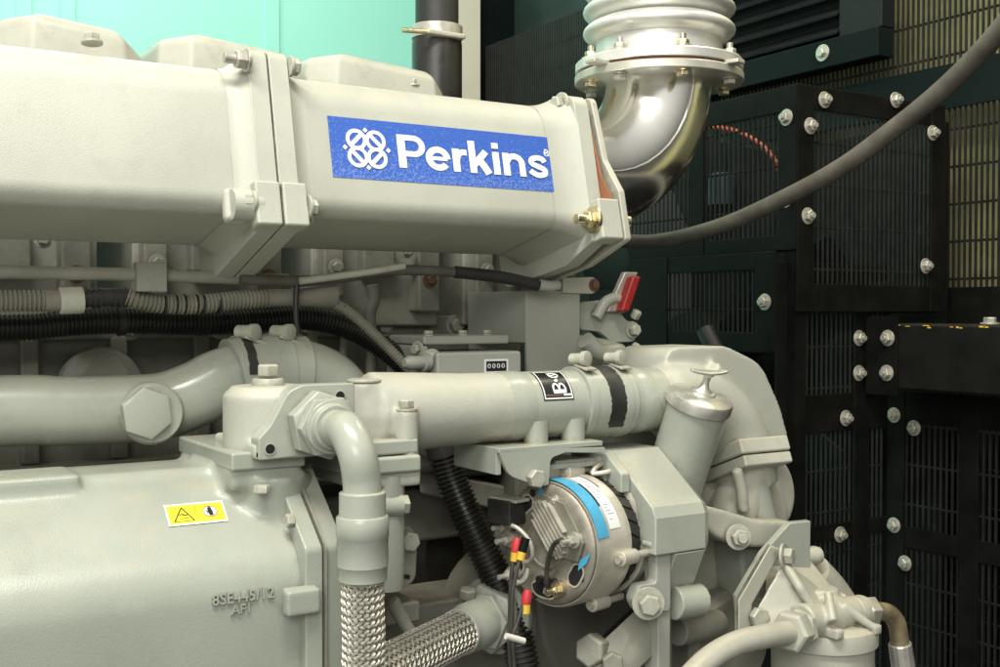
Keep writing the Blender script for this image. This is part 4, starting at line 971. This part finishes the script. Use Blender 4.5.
corrugated([P(*p) for p in ((430,405,1.22),(440,440,1.21),(452,480,1.20),(470,522,1.18),(492,568,1.16),(510,612,1.14),(522,660,1.12),(528,710,1.11))],.0195,.0058,.16,22).build('conduit','conduit',h4)
MB().tube([P(437,430,1.213),P(445,456,1.207)],.0207,22).build('end_sleeve','rubber',h4)
h2=thing('corrugated_conduit',P(150,300,1.27),'thin grey corrugated conduit with a pale clip label and a cone shaped splitter','conduit')
corrugated([V((-.5,1.27,vz(0,301,1.27)+.005)),V((-.1,1.27,vz(0,301,1.27)-.002))]+[P(*p) for p in ((0,301,1.27),(46,301,1.27))],.0115,.0046,.2).build('conduit','gcond',h2)
MB().tube([P(44,301,1.27),P(60,301,1.27)],.0112,18).build('end_sleeve','gcond',h2)
MB().tube([P(59,301,1.27),P(83,300,1.27)],.0145,20).build('clip_label','pale',h2,bevel=.0015)
MB().tube(cr([P(u,v,1.27) for u,v in ((82,298),(100,297),(128,297))],5),.0098,16).build('coupling','rubber',h2)
for u in (86,92,98,112,118,124): MB().tube([P(u,297.5,1.27),P(u+2.5,297.5,1.27)],.0112,16).build('coupling_ring','rubber',h2)
corrugated([P(*p) for p in ((127,296,1.268),(140,300,1.266),(165,304,1.266),(200,304,1.266),(240,300,1.266),(270,298,1.266))],.0112,.0046,.2).build('conduit','gcond',h2)
MB().tube([P(u,v,1.266) for u,v in ((268,298),(292,298))],.0106,18).build('end_sleeve','gcond',h2)
MB().tube([P(u,v,1.266) for u,v in ((290,298),(304,297),(330,296),(334,296))],[.011,.012,.0165,.0155],20).build('cone_splitter','gcond',h2)
for u in (163,174,183,195,201,217): MB().tube([P(u,304,1.2655),P(u+2,304,1.2655)],.0114,16).build('paint_mark','ink',h2)
corrugated([P(*p) for p in ((331,302,1.262),(350,313,1.258),(378,338,1.25),(402,362,1.24),(420,382,1.235),(436,402,1.23))],.0066,.0034).build('branch_conduit','gcond',h2)
tie=MB().tube(cr([P(u,v,1.248) for u,v in ((297,282),(296,300),(296,318),(298,334))],5),.0035,8); tie=tie.build('tie_strap','rubber',h2)
# thin rail pipe and cable under the manifold
MB().tube(cr([V((-.5,1.26,vz(0,272,1.26)))]+[P(*p) for p in ((0,272,1.26),(140,275,1.26),(250,279,1.26),(288,280,1.26))],8),.0072,16).build('rail_pipe','dim',eng)
MB().span(P(137,262,1.245),P(163,292,1.262)).build('rail_clip','dim',eng,bevel=.001)
h3=thing('harness_cable',P(420,275,1.25),'black sheathed cable running under the manifold to a grey lug','cable')
MB().tube(cr([P(*p) for p in ((240,279,1.25),(300,281,1.25),(345,277,1.245),(385,271,1.24),(410,270,1.24),(450,272,1.24),(500,278,1.235),(530,283,1.23))],8),.0064,14).build('cable','cable',h3)
MB().tube(cr([P(*p) for p in ((300,281,1.238),(340,276,1.238),(375,271,1.236),(404,266,1.236))],6),.0045,12).build('bare_tail','pale',h3)
MB().tube(cr([P(*p) for p in ((455,272,1.236),(500,277,1.23),(538,285,1.226))],6),.0078,14).build('heat_shrink','rubber',h3)
MB().tube(cr([P(*p) for p in ((536,284.5,1.226),(550,286,1.225),(560,284,1.225))],4),[.0075]*8+[.004],14).build('cable_lug','plate',h3)
# thick cable sweeping up to the right
tag(MB().tube(cr([P(*p) for p in ((560,232,1.52),(625,241,1.45),(665,240,1.38),(720,226,1.25),(780,200,1.12),(840,168,1.0),(890,132,.92),(935,96,.85),(975,58,.79),(1010,18,.74),(1060,-50,.68))],10),.0116,24).build('power_cable','cable'),'thick dusty black cable sweeping up across the fan guard to the top right corner','cable')
# alternator wires with red terminals
wr=thing('terminal_wires',P(520,630,.99),'thin wires with red and yellow terminal sleeves hanging from the alternator','wires')
for i,(a,pts) in enumerate((((517,538),((517,540),(514,556),(511,580),(510,610),(509,640),(512,690))),((527,541),((525,548),(518,566),(513,590),(512,612),(512,640),(517,690))),((527,585),((527,592),(523,606),(517,624),(513,640),(516,690))))):
    Yw=1.045-.01*i
    MB().tube(cr([P(u,v,Yw) for u,v in pts],8),.0024,10).build('wire','thinw',wr)
    if i==1: MB().tube([P(526,538,Yw),P(522,552,Yw)],.0048,12).build('terminal_sleeve','green',wr); MB().tube([P(522,552,Yw),P(520,560,Yw)],.005,12).build('yellow_sleeve','yel',wr)
    else:
        u0,v0=pts[0]; dx=-1.5 if i==0 else -1
        MB().tube([P(u0+1,v0-2,Yw),P(u0+dx*.4,v0+5,Yw),P(u0+dx,v0+12,Yw)],[.0040,.0062,.0052],14).build('terminal_sleeve','red',wr)
        MB().tube([P(u0+dx,v0+12,Yw),P(u0+dx*1.4,v0+21,Yw)],.0052,14).build('yellow_sleeve','yel',wr)
MB().tube([P(506,636,1.015),P(524,641,1.015)],.0035,10).build('tie_band','tie',wr)

# =================================================================== BREATHER HOSE BEHIND
Yb=1.66; bz=thing('breather_hose',P(436,95,Yb),'upright black rubber hose with a brassy clamp, standing behind the rocker covers','hose')
MB().tube([P(437,v,Yb) for v in (-80,0,30)],mm(21.5,437,Yb),28).build('pipe_end','rubber',bz)
MB().tube([P(u,v,Yb) for u,v in ((436.5,32),(437,45),(437,110),(437,150))],[mm(r,437,Yb) for r in (23,25,25,25)],28).build('hose','conduit',bz)
MB().tube([P(437,27,Yb),P(437,40,Yb)],mm(25.5,437,Yb),32).build('clamp_band','steel',bz,bevel=.001)
MB().cyl(P(402,30,Yb-.045),P(432,32,Yb-.045),.004,10).build('clamp_screw','brass',bz); MB().span(P(428,28,Yb-.05),P(462,41,Yb-.035)).build('clamp_housing','steel',bz,bevel=.003)

# =================================================================== ENCLOSURE
wl=MB().span((-1.6,3.33,-1.3),(1.84,3.36,2.2))
for u in (18,62,267): x=ux(u,3.33); wl.span((x,3.322,-1.3),(x+.04,3.331,2.2))
struct(wl.build('back_wall','teal'))
ps=thing('corner_post',(1.9,3.3,-1.3),'slim pale cream upright post between the mint wall and the dark mesh','post')
MB().span((ux(455,3.27),3.27,-1.3),(ux(481,3.27),3.32,2.2)).build('post_face','cream',ps,bevel=.004)
MB().span((ux(441,3.29),3.29,-1.3),(ux(455,3.27)-.001,3.325,2.2)).build('edge_strip','teal',ps)
XB=2.0
def wires(p0,U,Wd,Vd,Hh,pu,pv,r,off):                      # wire mesh: uprights every pu, cross wires every pv
    m=MB(); n=int(Wd/pu)
    for i in range(n+1): a=p0+U*(i*pu)+off; m.tube([a,a+Vd*Hh],r,5,False)
    for j in range(int(Hh/pv)+1): a=p0+Vd*(j*pv)+off*1.0; m.tube([a+off.normalized()*r*1.8,a+U*Wd+off.normalized()*r*1.8],r,5,False)
    return m
Z=V((0,0,1)); Yd=V((0,1,0)); Xd=V((1,0,0))
# big mesh screen in front of the radiator (plane of constant x)
sc=thing('radiator_screen',(XB,2.0,-1.0),'wide dark wire mesh screen with flat cross bar in front of the olive radiator','mesh screen')
wires(V((XB,.70,-1.0)),Yd,2.60,Z,1.9,.0127,.0762,.0030,V((.001,0,0))).build('wire_mesh','wire',sc)
zb0=PX(905,73,XB-.01).z; zb1=PX(950,108,XB-.01).z
MB().span((XB-.008,.70,zb1),(XB-.003,2.10,zb0)).build('cross_bar','green',sc,bevel=.001)
MB().span((XB-.008,.7,-.03),(XB-.003,1.75,.05)).build('cross_bar','black',sc,bevel=.001)
MB().span((XB-.009,1.565,-1.0),(XB-.004,1.605,zb1)).build('stile','black',sc,bevel=.001)
rad=tag(MB().span((XB+.10,.3,.0),(XB+.14,2.25,1.6)).build('radiator_core','olive'),'olive coloured radiator core seen through the mesh at the right','radiator')
tag(MB().span((1.93,1.43,-1.1),(1.94,2.5,.375)).build('fan_shade_sheet','black'),'added flat black sheet shroud closing the back of the fan guard','backdrop')  # added sheet, a black background for the dark inside the guard
tag(MB().span((XB+.07,.3,-1.1),(XB+.14,2.25,-.004)).build('lower_shade_sheet','black'),'added black sheet shroud below the olive core, behind the low mesh','backdrop')  # added sheet in place of the shaded lower part of the core
dk=tag(MB().span((XB+.16,2.0,-1.1),(XB+.18,3.5,1.8)).build('dark_bulkhead','bulk'),'dark green sheet metal bulkhead behind the mesh beside the post','bulkhead')
struct(MB().span((-1.6,3.36,-1.31),(2.4,3.4,2.2)).build('backing_wall','green'))
# louvre box
lvx=1.93; lt=thing('louvre_box',(lvx,1.9,.5),'dark grey louvred box above the fan guard beside the bellows','louvre')
y0=PX(878,30,lvx).y; y1=2.4; zl0=PX(860,54,lvx).z; 
MB().span((lvx,y0,zl0-.012),(lvx+.05,y1,zl0+.05)).build('bottom_rail','green',lt,bevel=.003)
MB().span((lvx+.012,y0,zl0+.051),(lvx+.05,y0+.115,zl0+.5)).build('end_cheek','louvre',lt,bevel=.002)
MB().span((lvx+.045,y0+.115,zl0+.051),(lvx+.052,y1,zl0+.5)).build('back_panel','hole',lt)
for k in range(9):
    z=zl0+.062+k*.040
    MB().loft([[V((lvx+.005,y,z)),V((lvx+.007,y,z-.004)),V((lvx+.042,y,z+.022)),V((lvx+.042,y,z+.026))] for y in (y0+.117,y1)]).build('slat','louvre',lt)
bolt(lt,V((lvx,PX(823,46,lvx).y,zl0+.022)),(-1,0,0),.011,.009,m='steel',washer=1.7)
# guard panels
def guard(name,label,p0,U,Wd,Hh,stiles,rails,nrm,bolts,group='black mesh guard panels round the fan',pitch=.0127):
    t=thing(name,p0+U*(Wd/2),label,'guard panel',group)
    def bar(a0,a1,b0,b1):
        c=[p0+U*a0+Z*b0,p0+U*a1+Z*b0,p0+U*a1+Z*b1,p0+U*a0+Z*b1]; return c
    for (a,b_) in rails: MB().prism(bar(0,Wd,a,b_),-nrm*.0035).build('rail','black',t,bevel=.0014)
    for (a,b_) in stiles: MB().prism([p+nrm*.0022 for p in bar(a,b_,0,Hh)],-nrm*.0035).build('stile','black',t,bevel=.0014)
    wires(p0+U*.01,U,Wd-.02,Z,Hh,pitch,.0762,.0024,-nrm*.006).build('wire_mesh','wire',t)
    for (a,b_) in bolts: 
        mb=MB(); o=p0+U*a+Z*b_+nrm*.0022; mb.lathe(o,nrm,[(0,.0150),(.002,.0150),(.0025,.011)],20); mb.hexn(o+nrm*.002,nrm,.0105,.009,random.random()); mb.cyl(o+nrm*.011,o+nrm*.016,.005,10); mb.build('bolt','steel',t,bevel=.0005)
    return t
XA=1.50; YA=1.415; zA0=.11; zA1=.402; nX=V((-1,0,0)); nY=V((0,-1,0))
def ya(u): return PX(u,200,XA).y-YA
guard('fan_guard','upper side panel of the fan guard with red spiral cable behind it',V((XA,YA,zA0)),Yd,.55,zA1-zA0,[(0,.042),(ya(704)-.0,ya(690))],[(0,.028),(zA1-zA0-.045,zA1-zA0)],nX,[(PX(766,302,XA).y-YA-.0,-.08+.28)][:0]+[(.022,.235),(.022,.09)])
def xa_(u): return ux(u,YA)-XA
def zz_(u,v): return vz(u,v,YA)
guard('fan_guard','upper front panel of the fan guard crossed by the thick cable',V((XA,YA,-.0)),Xd,.405,.402,[(0,.042),(.365,.405)],[(0,.05),(.36,.402)],nY,[(xa_(822),zz_(822,100)),(xa_(893),zz_(893,100)),(xa_(930),zz_(930,133)),(xa_(924),zz_(924,266)),(xa_(806),zz_(806,216)),(xa_(808),zz_(808,126))])
XC=1.47; YCg=1.435
guard('fan_guard','lower side panel of the fan guard with one bolt by its corner',V((XC,YCg,-.072)),Yd,.55,.180,[(0,.05),(.29,.55)],[(0,.035),(.148,.18)],nX,[(PX(766,302,XC).y-YCg,PX(766,302,XC).z+.072)])
def xd_(u): return ux(u,YCg)-XC
def zd_(u,v): return vz(u,v,YCg)
guard('fan_guard','tall lower front panel of the fan guard beside the black beam',V((XC,YCg,-.75)),Xd,.30,.84,[(0,.03),(.205,.245)],[(0,.05),(.53,.60),(.33,.36),(.81,.84)],nY,[(xd_(u),zd_(u,v)+.75) for u,v in ((858,338),(858,373),(845,418),(840,534))])
# low guard further right
XG=1.80
guard('fan_guard','dark low guard panel at the right edge under the beam',V((XG,.8,-.75)),Yd,.66,.60,[(0,.04),(.46,.50),(.62,.66)],[(0,.04),(.30,.34),(.54,.60)],nX,[(PX(u,v,XG).y-.8,PX(u,v,XG).z+.75) for u,v in ((895,415),(915,428),(895,525),(906,563))])
# corner filler posts of the guard
gpo=tag(MB().span((XA+.002,YA+.004,-.75),(XA+.03,YA+.03,.11)).build('guard_post','black'),'black angle post under the corner of the fan guard','post')
# support beam with bolted plate
bmx=1.70; bt=thing('support_beam',(bmx,1.2,-.14),'black square support beam with chipped yellow top edge at the right','beam')
zb_0,zb_1=-.141,-.021; ye0=PX(872,330,bmx).y
MB().span((bmx,.62,zb_0),(bmx+.10,ye0-.03,zb_1)).build('beam','beam',bt,bevel=.006)
MB().span((bmx-.006,PX(899,330,bmx).y,zb_0-.012),(bmx-.0005,ye0+.01,zb_1+.012)).build('end_plate','black',bt,bevel=.001)
for u,v in ((888,338),(887,373)):
    q=PX(u,v,bmx-.006); mb=MB(); mb.lathe(q,nX,[(0,.0150),(.002,.0150),(.0025,.011)],20); mb.hexn(q+nX*.002,nX,.0105,.009,.2); mb.cyl(q+nX*.011,q+nX*.016,.005,10); mb.build('bolt','steel',bt,bevel=.0005)
q=PX(990,316,bmx+.04); bolt(bt,V((q.x,q.y,zb_1)),Z,.011,.009,m='steel')
m=MB(); 
for k in range(26):
    y=.75+random.random()*.62; m.box((bmx-.0004,y,zb_1-.004+random.uniform(-.003,.002)),(.0012,random.uniform(.003,.012),random.uniform(.001,.003)))
m.build('chipped_paint','yel',bt)
# red spiral wrapped cable and dark fan drum inside the guard
spc=thing('spiral_cable',PX(745,145,1.60),'red spiral wrapped cable curving down behind the upper guard panel','cable')
pts=resample(cr([PX(u,v,1.60) for u,v in ((690,126),(715,127),(740,133),(762,146),(777,164),(781,185),(782,230))],12),.003)
MB().tube(pts,[.0048*(1+.28*math.sin(i*1.25)) for i in range(len(pts))],12).build('cable','spiral',spc)
fan=thing('cooling_fan',(1.80,1.95,-.1),'dark cooling fan blades half hidden behind the mesh guard','fan')
MB().lathe((1.72,1.95,-.1),(1,0,0),[(0,.10),(.10,.12)],24).build('hub','black',fan)
for k in range(7):
    a=2*PI*k/7+.3; R_=Matrix.Rotation(a,3,'X'); Tw=Matrix.Rotation(.6,3,'Z')
    MB().loft([[V((1.77,1.95,-.1))+R_@(Tw@V((x,y,0))+V((0,0,r))) for x,y in ((-.003,-w_),(.003,-w_),(.003,w_),(-.003,w_))] for r,w_ in ((.1,.05),(.3,.09),(.48,.10))]).build('blade','louvre',fan)
# dark hoses beside the thermostat housing
tag(MB().tube(cr([PX(u,v,1.40) for u,v in ((705,330),(725,370),(745,415),(758,450),(765,500))],8),.016,16).build('coolant_hose','rubber'),'thin black hose dropping behind the grey thermostat housing','hose')
cn=thing('blue_canister',PX(722,190,1.72),'small bluish green canister glimpsed through the upper guard mesh','canister')
MB().lathe(PX(722,205,1.72),Z,[(0,.03),(.06,.03),(.07,.02)],20).build('body','hdpe',cn); MB().lathe(PX(722,205,1.72)+V((0,0,.07)),Z,[(0,.016),(.02,.016)],16).build('cap','green',cn)
gdsc=tag(MB().lathe(P(604,262,1.62),(0,-1,0),[(0,.05),(.01,.05),(.014,.04)],28).build('green_cover','bulk'),'round dark green cover just under the manifold end, behind the red lever','cover')

# =================================================================== LIGHT, WORLD, CAMERA
wd=bpy.data.worlds.new('World'); scene.world=wd; wd.use_nodes=True
bg=wd.node_tree.nodes['Background']; bg.inputs[1].default_value=.98
wt=wd.node_tree; tc=wt.nodes.new('ShaderNodeTexCoord'); dt=wt.nodes.new('ShaderNodeVectorMath'); dt.operation='DOT_PRODUCT'; dt.inputs[1].default_value=V((-.62,-.45,.64)).normalized()
wt.links.new(tc.outputs['Generated'],dt.inputs[0]); rp_=wt.nodes.new('ShaderNodeValToRGB'); wt.links.new(dt.outputs['Value'],rp_.inputs[0])
rp_.color_ramp.elements[0].position=.0; rp_.color_ramp.elements[0].color=(.05,.05,.045,1); rp_.color_ramp.elements[1].position=.95; rp_.color_ramp.elements[1].color=(1,.98,.90,1)
wt.links.new(rp_.outputs[0],bg.inputs[0])
def area(name,loc,target,sx,sy,power,col):
    l=bpy.data.lights.new(name,'AREA'); l.shape='RECTANGLE'; l.size=sx; l.size_y=sy; l.energy=power; l.color=col
    o=bpy.data.objects.new(name,l); C.objects.link(o); o.location=V(loc)+V((0,0,H)); o.rotation_euler=(V(target)-V(loc)).to_track_quat('-Z','Y').to_euler()
    return o
area('ceiling_lamp',(-.15,.35,1.75),(.45,1.2,0),1.4,.35,64,(1,.98,.90))
area('front_lamp',(-.7,-.6,.75),(.6,1.2,-.15),1.1,.7,20,(1,.99,.92))
area('wall_fill',(.4,2.75,1.9),(.5,3.3,.6),1.6,.3,27,(1,.99,.90))  # added fill out of view, brightens the mint wall
area('radiator_fill',(1.72,1.1,1.5),(2.1,1.2,.4),.3,.6,10,(1,.94,.72))  # added fill out of view, brightens the olive core
cam=bpy.data.cameras.new('camera'); co=bpy.data.objects.new('camera',cam); C.objects.link(co); scene.camera=co
cam.sensor_width=36; cam.lens=36*F/1000; cam.clip_start=.02; cam.clip_end=60
co.location=(0,0,H); co.rotation_euler=Matrix((rgt,upv,-fwd)).transposed().to_euler()
scene.view_settings.view_transform='Standard'; scene.view_settings.look='None'; scene.view_settings.exposure=0
scene.render.engine='CYCLES'
